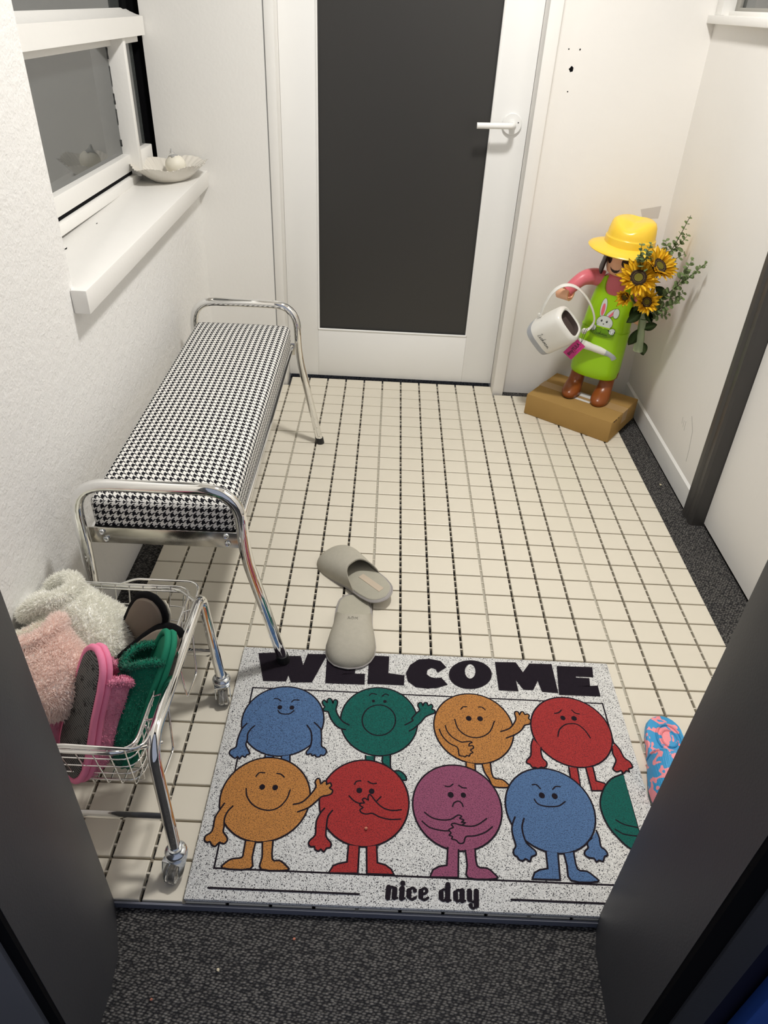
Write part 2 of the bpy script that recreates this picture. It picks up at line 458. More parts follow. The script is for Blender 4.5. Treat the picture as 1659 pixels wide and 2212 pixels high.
# scuffs on the right wall
for pts, wd in (([(0.0, 0.235), (-0.035, 0.20), (-0.05, 0.14), (-0.055, 0.10)], 0.003), ([(0.03, 0.20), (0.025, 0.17)], 0.002), ([(0.045, 0.195), (0.04, 0.175)], 0.002), ([(0.06, 0.20), (0.055, 0.18)], 0.002)):
    bm = newbm(); stroke(bm, pts, wd, 0)
    for v in bm.verts: v.co = Vector((1.0075 - 0.0275 * v.co.y, v.co.x - 0.19, v.co.y))
    o = obj('scuff_mark', bm, mat('grey_scuff', (0.40, 0.39, 0.38), 0.7), bpy.data.objects['wall_right'])

# front wall with the doorway the picture is taken through
bm = newbm(); box(bm, -1.0, -0.455, -1.83, -1.66, FZ, 2.40); box(bm, 0.465, 1.2, -1.83, -1.66, FZ, 2.40); box(bm, -0.455, 0.465, -1.83, -1.66, 2.07, 2.40)
struct(obj('wall_front', bm, WALL))
bm = newbm(); prism(bm, [(-0.456, -1.646), (-0.4205, -1.649), (-0.391, -1.7256), (-0.3853, -1.78), (-0.3868, -1.825), (-0.3885, -1.874), (-0.456, -1.874)], FZ, 2.07)
struct(sm('trim_5', bm, JAMB, None, 18))
bm = newbm(); box(bm, -0.4050, -0.3890, -1.880, -1.8745, FZ, 2.07); obj('jamb_gap_shade', bm, VOID, bpy.data.objects['trim_5'])  # black strip paints in the shade of the gap between jamb and casing
bm = newbm(); prism(bm, [(0.466, -1.641), (0.423, -1.6436), (0.411, -1.69), (0.408, -1.75), (0.406, -1.80), (0.4035, -1.85), (0.466, -1.85)], FZ, 2.07)
struct(sm('trim_6', bm, JAMB, None, 18))
bm = newbm(); box(bm, 0.4040, 0.4325, -1.858, -1.848, FZ, 2.07); obj('jamb_gap_shade', bm, VOID, bpy.data.objects['trim_6'])  # same on the right: the gap's shade as a black strip
bm = newbm(); box(bm, -0.456, 0.466, -1.85, -1.645, 2.04, 2.07); struct(obj('trim_7', bm, JAMB))
CASE = mat('grey_casing_paint', (0.15, 0.15, 0.16), 0.5, var=0.06, vscale=9)
bm = newbm(); box(bm, -0.60, -0.4045, -1.886, -1.832, FZ, 2.15); bevel(bm, 0.003); struct(sm('trim_8', bm, CASE))
bm = newbm(); box(bm, 0.432, 0.4755, -1.862, -1.832, FZ, 2.15); bevel(bm, 0.003); struct(sm('trim_9', bm, JAMB))
NAVY = mat('navy_paint', (0.006, 0.007, 0.025), 0.6)
bm = newbm(); box(bm, 0.4755, 0.60, -1.845, -1.832, FZ, 2.15); struct(obj('trim_10', bm, NAVY))

# ceiling lamp fitting
cl = thing('ceiling_lamp', 'round white ceiling lamp above the tiled entry floor', 'lamp', (LAMP.x, LAMP.y, 2.40))
bm = newbm(); lathe(bm, [(0, 0), (0.15, 0), (0.15, -0.025), (0.14, -0.03), (0, -0.03)], 36); sm('lamp_base', bm, HW, cl)
em = bpy.data.materials.new('lit_diffuser'); em.use_nodes = True
em.node_tree.nodes['Principled BSDF'].inputs['Emission Color'].default_value = (1, 0.95, 0.87, 1)
em.node_tree.nodes['Principled BSDF'].inputs['Emission Strength'].default_value = 6.0
bm = newbm(); lathe(bm, [(0, -0.03), (0.13, -0.03), (0.125, -0.045), (0.11, -0.055), (0, -0.058)], 36); sm('lamp_diffuser', bm, em, cl)

# ================================================================== snap-together tile deck
P = 0.075
deck = struct(thing('tile_deck'))
bm = newbm(); g = 0.0345; h = 0.0145
def tile_ring(q, z): return [(-q, -q - 0.0008, z), (q, -q - 0.0008, z), (q, q + 0.0008, z), (-q, q + 0.0008, z)]
rings(bm, [tile_ring(g, -h), tile_ring(g, -0.0018), tile_ring(g - 0.0006, -0.0006), tile_ring(g - 0.0018, 0.0)], cap0=False)
bmesh.ops.recalc_face_normals(bm, faces=bm.faces[:])
tme = bpy.data.meshes.new('tile'); bm.to_mesh(tme); bm.free(); tme.materials.append(TILE)
cells = []
for i in range(-8, 12):
    for j in range(-6, 22):
        x = (i + 0.5) * P; y = -(j + 0.5) * P
        if j == -6 and (x > 0.447 or x < -0.385): continue
        cells.append((x, y))
def seen(x, y):
    if -0.27 < x < 0.55 and y < -1.09: return False
    d = Vector((x, y, 0)) - cam.location
    q = cm.to_3x3().transposed() @ d
    u, v = 829.5 + 1530 * q.x / -q.z, 1106 - 1530 * q.y / -q.z
    if not (-20 < u < 1680 and -20 < v < 2230): return False
    if u < 0 + (v - 1310) * 0.39 - 10 or u > 1659 - (v - 1190) * 0.46 + 10: return False
    if x < -0.28 and y > -0.95: return False
    if x > 0.62 and y > 0.18: return False
    return True
vis = sorted([c for c in cells if seen(*c)], key=lambda c: c[1])
first = set(vis[:300])
for c in vis[:300]:
    o = inst('tile', tme, deck); o.location = (c[0], c[1], 0)
bm = newbm()
for x, y in cells:
    if (x, y) in first: continue
    b4 = len(bm.verts)
    rs = [tile_ring(g, -h), tile_ring(g, -0.0018), tile_ring(g - 0.0006, -0.0006), tile_ring(g - 0.0018, 0.0)]
    rings(bm, [[(p[0] + x, p[1] + y, p[2]) for p in r] for r in rs], cap0=False)
o = obj('tile_field', bm, TILE, deck); o['kind'] = 'stuff'
# white bridging ribs between the tiles, closed strips under the module seams
bm = newbm()
for x, y in cells:
    for t in (-0.0125, 0.0125):
        if x + P / 2 < 0.9 - 1e-3: box(bm, x + g, x + P - g, y + t - 0.0016, y + t + 0.0016, -0.010, -0.0025)
o = obj('rib_lattice', bm, LATT, deck); o['kind'] = 'stuff'
bm = newbm()
for i in (-4, 0, 4, 8):
    box(bm, i * P - 0.0028, i * P + 0.0028, -1.65, 0.375, -0.012, -0.0045)
obj('seam_strip', bm, SEAM, deck)
bm = newbm()
for j in range(-5, 22):
    x1_ = 0.9 if j > -5 else 0.447
    box(bm, -0.6 if j > -5 else -0.385, x1_, -j * P - 0.0026, -j * P + 0.0026, -0.012, -0.0075)
obj('row_strip', bm, mat('tan_row_plastic', (0.26, 0.225, 0.17), 0.6), deck)
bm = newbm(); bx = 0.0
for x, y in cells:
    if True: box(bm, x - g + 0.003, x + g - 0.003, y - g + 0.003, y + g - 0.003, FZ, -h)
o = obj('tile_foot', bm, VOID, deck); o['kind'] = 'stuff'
bm = newbm(); box(bm, -0.6, 0.9, -1.6535, -1.6495, -0.0185, -0.0035)
obj('front_edge', bm, mat('grey_edge_plastic', (0.14, 0.15, 0.19), 0.5), deck)

# ================================================================== bench
# houndstooth cloth: 2/2 twill of four dark and four light threads, laid out on the cushion's own UVs
s_ = NT('houndstooth_cloth', 0.85, 0.2)
uv = s_.n('UVMap'); uv.uv_map = 'cloth'
sp = s_.n('SeparateXYZ'); s_.l(uv.outputs[0], sp.inputs[0])
TH = 0.0155 / 8
fi = s_.math('FLOOR', s_.math('DIVIDE', sp.outputs[0], TH)); fj = s_.math('FLOOR', s_.math('DIVIDE', sp.outputs[1], TH))
def pmod(v, k): return s_.math('FLOORED_MODULO', v, k)
wv = s_.math('LESS_THAN', pmod(fi, 8), 3.5); wf = s_.math('LESS_THAN', pmod(fj, 8), 3.5)
ov = s_.math('LESS_THAN', pmod(s_.math('ADD', fi, fj), 4), 1.5)
dark = s_.math('ADD', s_.math('MULTIPLY', ov, wv), s_.math('MULTIPLY', s_.math('SUBTRACT', 1.0, ov), wf))
s_.l(s_.mixc(dark, (0.80, 0.79, 0.76), (0.006, 0.006, 0.010)), s_.b.inputs['Base Color'])
HOUND = s_.m

bench = thing('bench', 'long bench with black and white houndstooth cushion and chrome tube legs', 'bench', (-0.44, -0.59, 0), (0, 0, math.radians(0.55)))
YN, YF = -0.514, 0.514
def bench_end(y, sgn):
    zf = 0.012 if sgn < 0 else 0.0
    path = fillet([(0.232, y, zf + 0.018), (0.168, y, 0.328), (0.163, y, 0.492), (-0.160, y, 0.492), (-0.162, y, 0.33), (-0.178, y, 0.016)], [0.05, 0.075, 0.075, 0.05], 8)
    bm = newbm(); tube(bm, path, 0.0125, 16)
    o = sm('end_frame', bm, CHROME, bench, 60)
    for (x, z, dx) in ((0.232, zf, 0.0036), (-0.178, 0.0, -0.0009)):
        bm = newbm(); lathe(bm, [(0, 0), (0.0135, 0), (0.0145, 0.004), (0.0145, 0.022), (0.0, 0.022)], 20)
        for v in bm.verts: v.co = Vector((v.co.x + x + 0.004 - v.co.z * 0.2 * (1 if x > 0 else -0.05), v.co.y + y, v.co.z + z))
        sm('foot_cap', bm, BLACKR, bench)
bench_end(YN, -1); bench_end(YF, 1)
for y, s in ((YN, 1), (YF, -1)):
    ys = y + s * 0.016
    bm = bbox(-0.155, 0.158, min(ys, ys + s * 0.003), max(ys, ys + s * 0.003), 0.334, 0.374, 0.001)
    pl = sm('end_plate', bm, STEELP, bench)
    for x, z in ((-0.128, 0.364), (-0.122, 0.346), (0.128, 0.366), (0.130, 0.346)):
        bm = newbm(); lathe(bm, [(0, 0), (0.0065, 0), (0.0065, 0.0025), (0.0045, 0.005), (0.002, 0.0035), (0, 0.0035)], 16)
        bmesh.ops.rotate(bm, verts=bm.verts[:], cent=(0, 0, 0), matrix=Matrix.Rotation(s * PI / 2, 3, 'X'))
        bmesh.ops.translate(bm, verts=bm.verts[:], vec=(x, ys - s * 0.0002, z))
        sm('bolt', bm, ZINC, pl)
# cushion
def cushion():
    bm = newbm(); x0, x1, y0, y1, z0, z1 = -0.148, 0.148, -0.488, 0.488, 0.372, 0.437
    nx, ny, nz = 14, 40, 5
    uvl = bm.loops.layers.uv.new('cloth')
    vd = {}
    def shape(x, y, z):
        # rounded box with a slightly crowned top
        r = 0.016
        ex = min(x - x0, x1 - x); ey = min(y - y0, y1 - y); ez = z1 - z
        p = Vector((x, y, z))
        core = Vector((min(max(x, x0 + r), x1 - r), min(max(y, y0 + r), y1 - r), min(z, z1 - r)))
        d = p - core
        if d.length > 1e-9 and z > z1 - r: p = core + d.normalized() * min(d.length, r)
        elif d.length > 1e-9:
            d2_ = Vector((d.x, d.y, 0))
            if d2_.length > r: p = Vector((core.x, core.y, z)) + d2_.normalized() * r
        cx = 1 - abs(2 * (x - (x0 + x1) / 2) / (x1 - x0)) ** 3
        cy = 1 - abs(2 * (y - (y0 + y1) / 2) / (y1 - y0)) ** 8
        if z > z1 - 0.03: p.z += 0.012 * cx * cy * (z - z1 + 0.03) / 0.03
        return p
    def grid(pts, uvf):
        vs = [[bm.verts.new(shape(*p)) for p in row] for row in pts]
        us = [[uvf(*p) for p in row] for row in pts]
        for a in range(len(pts) - 1):
            for b in range(len(pts[0]) - 1):
                f = bm.faces.new((vs[a][b], vs[a + 1][b], vs[a + 1][b + 1], vs[a][b + 1]))
                for lp, (p, q) in zip(f.loops, ((a, b), (a + 1, b), (a + 1, b + 1), (a, b + 1))): lp[uvl].uv = us[p][q]
    def sp_(a, b, n, e=0.016):
        v = [a, a + e * 0.3, a + e * 0.65, a + e]; v += [a + e + (b - a - 2 * e) * k / n for k in range(1, n)]; v += [b - e, b - e * 0.65, b - e * 0.3, b]; return v
    X, Y = sp_(x0, x1, nx), sp_(y0, y1, ny); Z = [z0 + (z1 - 0.016 - z0) * k / 4 for k in range(4)] + [z1 - 0.016, z1 - 0.0105, z1 - 0.005, z1]
    grid([[(x, y, z1) for y in Y] for x in X], lambda x, y, z: (x, y))
    for xx, sg in ((x0, -1), (x1, 1)): grid([[(xx, y, z) for y in Y] for z in Z], lambda x, y, z, sg=sg: (sg * (x1 + z1 - z), y))
    for yy, sg in ((y0, -1), (y1, 1)): grid([[(x, yy, z) for x in X] for z in Z], lambda x, y, z, sg=sg: (x, -sg * (y1 + z1 - z) if sg > 0 else (y0 - 0.004 + (z1 - z))))
    bmesh.ops.remove_doubles(bm, verts=bm.verts[:], dist=0.0004)
    return bm
sm('cushion', cushion(), HOUND, bench, 60)
bm = newbm(); box(bm, -0.14, 0.14, -0.485, 0.485, 0.352, 0.3735); obj('seat_board', bm, mat('dark_underside', (0.05, 0.05, 0.05), 0.8), bench)
bm = newbm()
tube(bm, [(0.148, -0.49, 0.362), (0.148, 0.49, 0.362)], 0.008, 12); sm('side_rail', bm, CHROME, bench)
bm = newbm(); tube(bm, [(-0.148, -0.49, 0.362), (-0.148, 0.49, 0.362)], 0.008, 12); sm('side_rail', bm, CHROME, bench)

# ================================================================== doormat
DESIGN = [('E','blue',[1208,3831,881,908]),('P','blue',[(454,3692),(367,3538),(329,3281),(332,3103),(241,3028),(223,2941),(286,2875),(369,2828),(405,2871),(458,2826),(496,2893),(561,2865),(589,2925),(639,2945),(618,3013),(558,3098),(522,3184),(533,3292),(517,3418),(556,3548),(626,3645)]),('P','blue',[(1888,3800),(2026,3658),(2061,3556),(2087,3338),(2098,3214),(2189,3148),(2208,3061),(2163,2989),(2102,3000),(2085,2958),(2018,2947),(1978,2990),(1926,2967),(1891,3017),(1819,2989),(1797,3057),(1847,3148),(1875,3256),(1869,3435),(1833,3580),(1741,3717)]),('P','blue',[(961,2927),(993,2758),(1157,2766),(1135,2915)]),('P','blue',[(1298,2924),(1319,2775),(1496,2750),(1469,2964)]),('L',22,[(943,4388),(1024,4385),(1096,4329)]),('L',22,[(1338,4322),(1380,4373),(1492,4379)]),('D',0,[1094,4158,54]),('D',0,[1358,4165,53]),('L',22,[(1068,4070),(1125,4003),(1238,3982),(1346,4008),(1408,4089)]),('E','green',[3284,3935,840,897]),('P','green',[(2641,3773),(2494,3860),(2371,4045),(2329,4180),(2346,4299),(2345,4399),(2294,4437),(2255,4394),(2247,4334),(2213,4432),(2152,4465),(2118,4415),(2117,4342),(2053,4411),(2010,4360),(2033,4282),(2077,4221),(2043,4164),(2080,4107),(2161,4092),(2221,3941),(2328,3775),(2444,3680),(2571,3650)]),('P','green',[(3847,3839),(4021,3963),(3998,4019),(4100,4165),(4175,4251),(4137,4373),(4165,4449),(4223,4461),(4248,4379),(4280,4456),(4341,4468),(4372,4386),(4434,4431),(4473,4371),(4447,4299),(4509,4270),(4506,4196),(4398,4141),(4297,4075),(4194,3930),(4044,3764),(3939,3686)]),('P','green',[(3025,3034),(3032,2862),(3216,2872),(3212,3023)]),('P','green',[(3377,3031),(3380,2880),(3501,2784),(3621,2623),(3739,2514),(3870,2504),(3841,2617),(3723,2711),(3561,2720),(3542,3061)]),('L',22,[(3641,3954),(3633,3864),(3607,3779),(3565,3702),(3509,3637),(3442,3587),(3367,3554),(3288,3541),(3209,3546),(3133,3571),(3064,3613),(3005,3672),(2959,3743),(2929,3826),(2916,3914),(2921,4004),(2945,4091),(2985,4171),(3041,4240),(3109,4293),(3186,4328),(3268,4343),(3351,4338),(3429,4311),(3500,4265),(3559,4203),(3604,4128),(3632,4043),(3641,3954)]),('D',0,[3145,4445,36]),('D',0,[3401,4447,39]),('L',22,[(3049,4602),(3112,4659),(3205,4632)]),('L',22,[(3337,4590),(3407,4660),(3480,4627)]),('E','orange',[5338,3862,865,911]),('P','orange',[(5919,3780),(6127,3877),(6266,4063),(6296,4165),(6285,4287),(6325,4338),(6376,4312),(6391,4252),(6435,4328),(6486,4331),(6510,4267),(6563,4282),(6607,4243),(6579,4161),(6620,4103),(6580,4012),(6469,3975),(6386,3852),(6238,3727),(6023,3620)]),('L',22,[(4587,3766),(4654,3585),(4790,3422),(4944,3337),(4969,3227),(4979,3136),(5056,3122),(5103,3106),(5137,3145),(5189,3129),(5212,3185),(5269,3224),(5226,3277),(5295,3336),(5274,3391),(5202,3376),(5223,3445),(5273,3466),(5227,3494),(5130,3477),(5033,3472),(4863,3577),(4758,3725),(4723,3872)]),('P','orange',[(5109,2981),(5100,2856),(5287,2796),(5293,2944)]),('P','orange',[(5440,2944),(5470,2770),(5555,2601),(5630,2442),(5942,2444),(5921,2517),(5816,2614),(5637,2657),(5615,2982)]),('L',22,[(5091,4323),(5147,4396),(5232,4405)]),('L',22,[(5491,4407),(5569,4412),(5637,4341)]),('D',0,[5251,4088,63]),('D',0,[5500,4093,63]),('L',22,[(4940,4050),(4991,3816),(5127,3660),(5316,3594),(5513,3631),(5690,3775),(5810,4046)]),('E','red',[7469,3884,873,910]),('P','red',[(6598,3631),(6533,3476),(6488,3214),(6392,3101),(6375,3028),(6440,2995),(6476,2926),(6539,2929),(6597,2904),(6666,2943),(6711,2931),(6781,2977),(6796,3067),(6732,3154),(6717,3300),(6736,3419)]),('P','red',[(8346,3610),(8423,3463),(8468,3262),(8568,3158),(8582,3033),(8493,2993),(8490,2922),(8434,2947),(8354,2880),(8323,2942),(8221,2908),(8159,2976),(8213,3068),(8277,3197),(8248,3342),(8269,3492)]),('P','red',[(7240,2972),(7225,2684),(7396,2539),(7420,2963)]),('P','red',[(7594,2972),(7605,2449),(7836,2460),(7937,2566),(7907,2633),(7747,2676),(7748,3001)]),('L',22,[(7185,4329),(7280,4355),(7351,4429)]),('L',22,[(7591,4442),(7653,4363),(7741,4347)]),('D',0,[7349,4215,57]),('D',0,[7597,4217,61]),('L',22,[(7149,3718),(7214,3897),(7355,4031),(7478,4069),(7642,4058),(7776,3907),(7850,3717)]),('E','orange',[1112,1983,872,900]),('P','orange',[(885,1095),(885,903),(874,786),(723,756),(628,704),(563,577),(1061,586),(1060,803),(1074,1082)]),('P','orange',[(1199,1087),(1238,811),(1255,586),(1727,589),(1676,683),(1561,758),(1427,779),(1390,1118)]),('P','orange',[(349,1827),(283,1673),(232,1523),(234,1263),(135,1159),(135,1075),(189,1036),(239,1052),(293,986),(350,969),(386,1012),(414,1046),(456,1034),(510,1029),(551,1094),(524,1163),(442,1258),(438,1358),(415,1502),(440,1651),(521,1775)]),('E','red',[3042,1999,876,921]),('P','orange',[(1673,1866),(1822,1913),(1949,2043),(2071,2253),(2045,2364),(2081,2447),(2134,2434),(2163,2338),(2230,2406),(2276,2376),(2280,2328),(2349,2363),(2377,2300),(2344,2251),(2405,2206),(2396,2136),(2328,2092),(2204,2055),(2101,1942),(1974,1814),(1775,1714)]),('L',22,[(858,2435),(908,2520),(1018,2525)]),('L',22,[(1263,2521),(1346,2509),(1419,2447)]),('D',0,[1018,2208,57]),('D',0,[1273,2208,57]),('L',22,[(709,2161),(752,2000),(879,1837),(1062,1740),(1259,1725),(1415,1802),(1532,1976),(1573,2166)]),('P','red',[(2787,1103),(2780,785),(2637,752),(2536,708),(2463,573),(2987,586),(2989,1085)]),('P','red',[(3123,1085),(3148,585),(3637,593),(3584,687),(3478,762),(3332,795),(3310,1116)]),('P','red',[(2282,1813),(2208,1704),(2153,1554),(2153,1408),(2154,1265),(2069,1163),(2050,1092),(2096,1039),(2162,1042),(2181,988),(2250,964),(2286,998),(2344,954),(2391,1025),(2456,1041),(2463,1125),(2404,1192),(2356,1274),(2352,1475),(2365,1652),(2439,1775)]),('L',22,[(2741,2097),(2846,1993),(2976,1938)]),('L',22,[(3285,2014),(3368,2111)]),('L',22,[(3768,1853),(3599,1830),(3430,1868),(3286,1983),(3153,2148),(3112,2083),(3120,2028),(3042,2064),(3007,2022),(3046,1963),(2962,1952),(2964,1906),(3022,1863),(2968,1815),(2999,1757),(3098,1731),(3209,1752),(3350,1684),(3545,1642),(3754,1658)]),('L',22,[(2835,2355),(2867,2421),(2953,2442)]),('L',22,[(3099,2433),(3187,2389),(3268,2399)]),('D',0,[2934,2226,58]),('D',0,[3179,2219,57]),('E','purple',[4861,1987,872,910]),('P','purple',[(4630,1135),(4596,803),(4452,775),(4340,710),(4281,577),(4790,588),(4829,1101)]),('P','purple',[(4955,1095),(4970,820),(4972,588),(5479,596),(5431,702),(5329,780),(5154,814),(5140,1132)]),('L',22,[(4219,1817),(4362,1714),(4549,1677),(4724,1700),(4860,1790),(4932,1772),(4899,1724),(4970,1696),(4923,1648),(4995,1642),(4919,1587)]),('L',22,[(4165,1634),(4312,1513),(4539,1463),(4682,1464)]),('L',22,[(5416,1748),(5239,1617),(5091,1573),(4919,1587),(4777,1620),(4723,1587),(4758,1540),(4668,1484),(4708,1426),(4671,1380),(4732,1353),(4715,1308),(4799,1282),(4852,1226),(4937,1245),(4989,1365),(5161,1387),(5369,1471),(5509,1584)]),('L',22,[(4649,2404),(4733,2398),(4806,2456)]),('L',22,[(4923,2434),(4989,2387),(5070,2381)]),('D',0,[4747,2217,60]),('D',0,[4999,2222,54]),('L',22,[(4768,1969),(4809,2051),(4888,2087),(4951,2051),(4975,1979)]),('E','blue',[6687,2010,873,900]),('P','blue',[(6461,1145),(6441,822),(6293,794),(6187,735),(6129,618),(6633,623),(6682,1120)]),('P','blue',[(6793,1116),(6808,899),(6832,621),(7314,620),(7255,726),(7148,803),(6990,838),(6983,1154)]),('P','blue',[(5971,1805),(5889,1616),(5880,1435),(5910,1230),(5856,1141),(5854,1055),(5910,1015),(5944,960),(6012,949),(6059,985),(6136,940),(6176,1026),(6267,1073),(6264,1145),(6190,1214),(6118,1298),(6080,1474),(6084,1625),(6143,1782)]),('P','blue',[(7506,1600),(7530,1450),(7521,1288),(7590,1218),(7612,1133),(7545,1087),(7497,1000),(7431,1017),(7368,986),(7341,1049),(7245,1059),(7181,1114),(7202,1186),(7271,1247),(7279,1350),(7385,1444)]),('L',22,[(6409,2518),(6493,2529),(6564,2441)]),('L',22,[(6812,2437),(6885,2504),(6976,2502)]),('D',0,[6570,2292,61]),('D',0,[6826,2288,60]),('L',22,[(6406,2202),(6457,2107),(6584,2062),(6746,2057),(6885,2086),(7016,2179)]),('P','green',[(8342,2869),(8052,2726),(7840,2477),(7717,2206),(7703,1949),(7770,1673),(7914,1438),(8071,1269),(8305,1192),(8327,1251)]),('L',22,[(7941,1835),(8080,1748),(8330,1698)]),('L',22,[(7878,1641),(8029,1548),(8296,1521)]),('T','black',[(413,5673),(836,5718),(956,5399),(1021,5619),(1362,5640),(1471,5341),(1560,5716),(1965,5732),(1704,4921),(1266,4895),(1161,5125),(1114,4920),(637,4900)]),('T','black',[(2027,5690),(2645,5728),(2655,5547),(2401,5509),(2410,5375),(2665,5369),(2662,5228),(2388,5194),(2391,5155),(2893,5185),(2898,4927),(2058,4920)]),('T','black',[(3034,5761),(3450,5755),(3437,5239),(3812,5196),(3801,4959),(3019,4956)]),('T','black',[(4793,5532),(4682,5689),(4450,5737),(4198,5707),(3999,5531),(3908,5295),(3941,5071),(4113,4918),(4354,4897),(4597,4933),(4791,5019),(4684,5173),(4571,5153),(4432,5176),(4330,5274),(4352,5436),(4479,5527),(4602,5474),(4634,5398)]),('R','black',[(5891,5367),(5873,5282),(5835,5199),(5781,5122),(5713,5054),(5632,4998),(5542,4954),(5447,4924),(5349,4911),(5253,4913),(5161,4932),(5078,4965),(5006,5013),(4948,5074),(4906,5144),(4882,5223),(4877,5307),(4891,5392),(4924,5477),(4976,5556),(5044,5627),(5125,5688),(5217,5735),(5316,5767),(5418,5782),(5519,5779),(5614,5759),(5699,5723),(5772,5672),(5830,5608),(5870,5533),(5890,5452)],[(5512,5446),(5506,5402),(5496,5360),(5481,5322),(5463,5287),(5442,5259),(5419,5238),(5394,5224),(5370,5218),(5346,5221),(5324,5232),(5304,5251),(5288,5277),(5275,5309),(5266,5347),(5262,5388),(5263,5431),(5268,5474),(5278,5516),(5293,5556),(5311,5591),(5332,5620),(5356,5642),(5380,5657),(5405,5663),(5429,5660),(5452,5648),(5472,5629),(5489,5602),(5502,5569),(5510,5530),(5513,5489)]),('T','black',[(6034,5734),(6486,5752),(6633,5434),(6845,5736),(7334,5747),(7341,4939),(7024,4955),(6956,5294),(6787,4994),(6596,4992),(6425,5285),(6425,4938),(6034,4942)]),('T','black',[(7505,5696),(8301,5711),(8265,5463),(7855,5461),(7842,5360),(8155,5365),(8130,5170),(7823,5161),(7824,5099),(8312,5149),(8304,4898),(7412,4890)]),('L',30,[(400,224),(3023,224)]),('L',30,[(5701,242),(8450,242)])]
def speck(name, col, d=0.55, sc=560.0, th=0.66, dk=None):
    s_ = NT(name, 0.9, 0.15)
    tc = s_.n('TexCoord'); a = s_.n('TexNoise', Scale=sc, Detail=0.0); s_.l(tc.outputs['Object'], a.inputs['Vector'])
    b = s_.n('TexNoise', Scale=sc * 0.8, Detail=3.0); s_.l(tc.outputs['Object'], b.inputs['Vector'])
    rp = s_.n('MapRange'); s_.l(a.outputs[0], rp.inputs[0]); rp.inputs[1].default_value = th - 0.03; rp.inputs[2].default_value = th + 0.05
    f = s_.math('MULTIPLY', rp.outputs[0], d)
    rb = s_.n('MapRange'); s_.l(b.outputs[0], rb.inputs[0]); rb.inputs[1].default_value = 0.3; rb.inputs[2].default_value = 0.7
    c0 = s_.mixc(rb.outputs[0], tuple(c * 0.74 for c in col), tuple(min(1, c * 1.18) for c in col))
    s_.l(s_.mixc(f, c0, dk or (0.02, 0.02, 0.03)), s_.b.inputs['Base Color'])
    s_.bump(b.outputs[0], 0.0016)
    return s_.m
MATW = speck('white_coil_mat', (0.72, 0.72, 0.71), 0.95, 560.0, 0.65)
INK = {'black': speck('mat_black_print', (0.014, 0.010, 0.016), 0.0), 'blue': speck('mat_blue_print', srgb('53719B'), 0.75), 'green': speck('mat_green_print', srgb('1A5E56'), 0.75),
       'orange': speck('mat_orange_print', srgb('B87F46'), 0.8, th=0.65), 'red': speck('mat_red_print', srgb('A23636'), 0.75), 'purple': speck('mat_purple_print', srgb('8F506C'), 0.75)}
dm = thing('doormat', 'speckled white welcome doormat printed with round cartoon people in five colours', 'doormat', (-0.30, -1.65, 0.0))
bm = bbox(0.0, 0.8735, 0.002, 0.590, 0.0008, 0.0098, 0.003, 2); sm('mat_body', bm, MATW, dm)
bm = newbm(); box(bm, 0.001, 0.8725, 0.003, 0.589, 0.0003, 0.0020); obj('mat_backing', bm, BLACKR, dm)
K = 1e-4; zl = [0.01005]; LW = 0.0033
def step(): zl[0] += 0.000008; return zl[0]
def fl(name, pts_list, colr, smooth=False):
    bm = newbm(); z = step()
    for p in pts_list:
        vs = [bm.verts.new((q[0], q[1], z)) for q in p]
        for tri in tessellate_polygon([[Vector((q[0], q[1], 0)) for q in p]]): bm.faces.new([vs[k] for k in tri])
    for f in bm.faces:
        f.normal_update()
        if f.normal.z < 0: f.normal_flip()
    return obj(name, bm, INK[colr], dm, recalc=False)
def ln(name, pts, wd=LW, closed=False):
    bm = newbm(); stroke(bm, pts, wd, step(), 8, closed)
    for f in bm.faces:
        f.normal_update()
        if f.normal.z < 0: f.normal_flip()
    return obj(name, bm, INK['black'], dm, recalc=False)
FX0, FX1, FY0, FY1 = 0.0415, 0.8335, 0.0575, 0.467
ln('print_border', [(FX0, FY0), (FX1, FY0), (FX1, FY1), (FX0, FY1)], LW, True)
def sm2(pts, k=3, closed=False): return [(p.x, p.y) for p in catmull([(x, y, 0) for x, y in pts], k, closed)]
for d in DESIGN:
    if d[0] == 'E':
        cx, cy, rx, ry = [v * K for v in d[2]]
        ring = [(cx + rx * math.cos(2 * PI * k / 48), cy + ry * math.sin(2 * PI * k / 48)) for k in range(48)]
        fl('printed_body', [ring], d[1]); ln('printed_outline', ring, LW, True)
    elif d[0] == 'P':
        pts = sm2([(x * K, y * K) for x, y in d[2]], 3) if len(d[2]) > 7 else [(x * K, y * K) for x, y in d[2]]
        fl('printed_limb', [pts], d[1]); ln('printed_outline', pts, LW)
    elif d[0] == 'L':
        pts = [(x * K, y * K) for x, y in d[2]]
        ln('printed_line', sm2(pts, 3) if len(pts) > 2 else pts, d[1] * K * (1.1 if d[1] > 25 else 1.3))
    elif d[0] == 'D':
        cx, cy, r = [v * K for v in d[2]]
        fl('printed_eye', [[(cx + r * math.cos(2 * PI * k / 16), cy + r * 1.08 * math.sin(2 * PI * k / 16)) for k in range(16)]], 'black')
    elif d[0] == 'T':
        pts = [(x * K, y * K) for x, y in d[2]]
        fl('printed_letter', [pts], 'black'); ln('printed_outline', pts, 0.006, True)
    elif d[0] == 'R':
        o_ = [(x * K, y * K) for x, y in d[2]]; i_ = [(x * K, y * K) for x, y in d[3]]
        bm = newbm(); z = step()
        vo_ = [bm.verts.new((*p, z)) for p in o_]; vi_ = [bm.verts.new((*p, z)) for p in i_]; n = len(vo_)
        for k in range(n): bm.faces.new((vo_[k], vi_[k], vi_[(k + 1) % n], vo_[(k + 1) % n]))
        for f in bm.faces:
            f.normal_update()
            if f.normal.z < 0: f.normal_flip()
        obj('printed_letter', bm, INK['black'], dm, recalc=False)
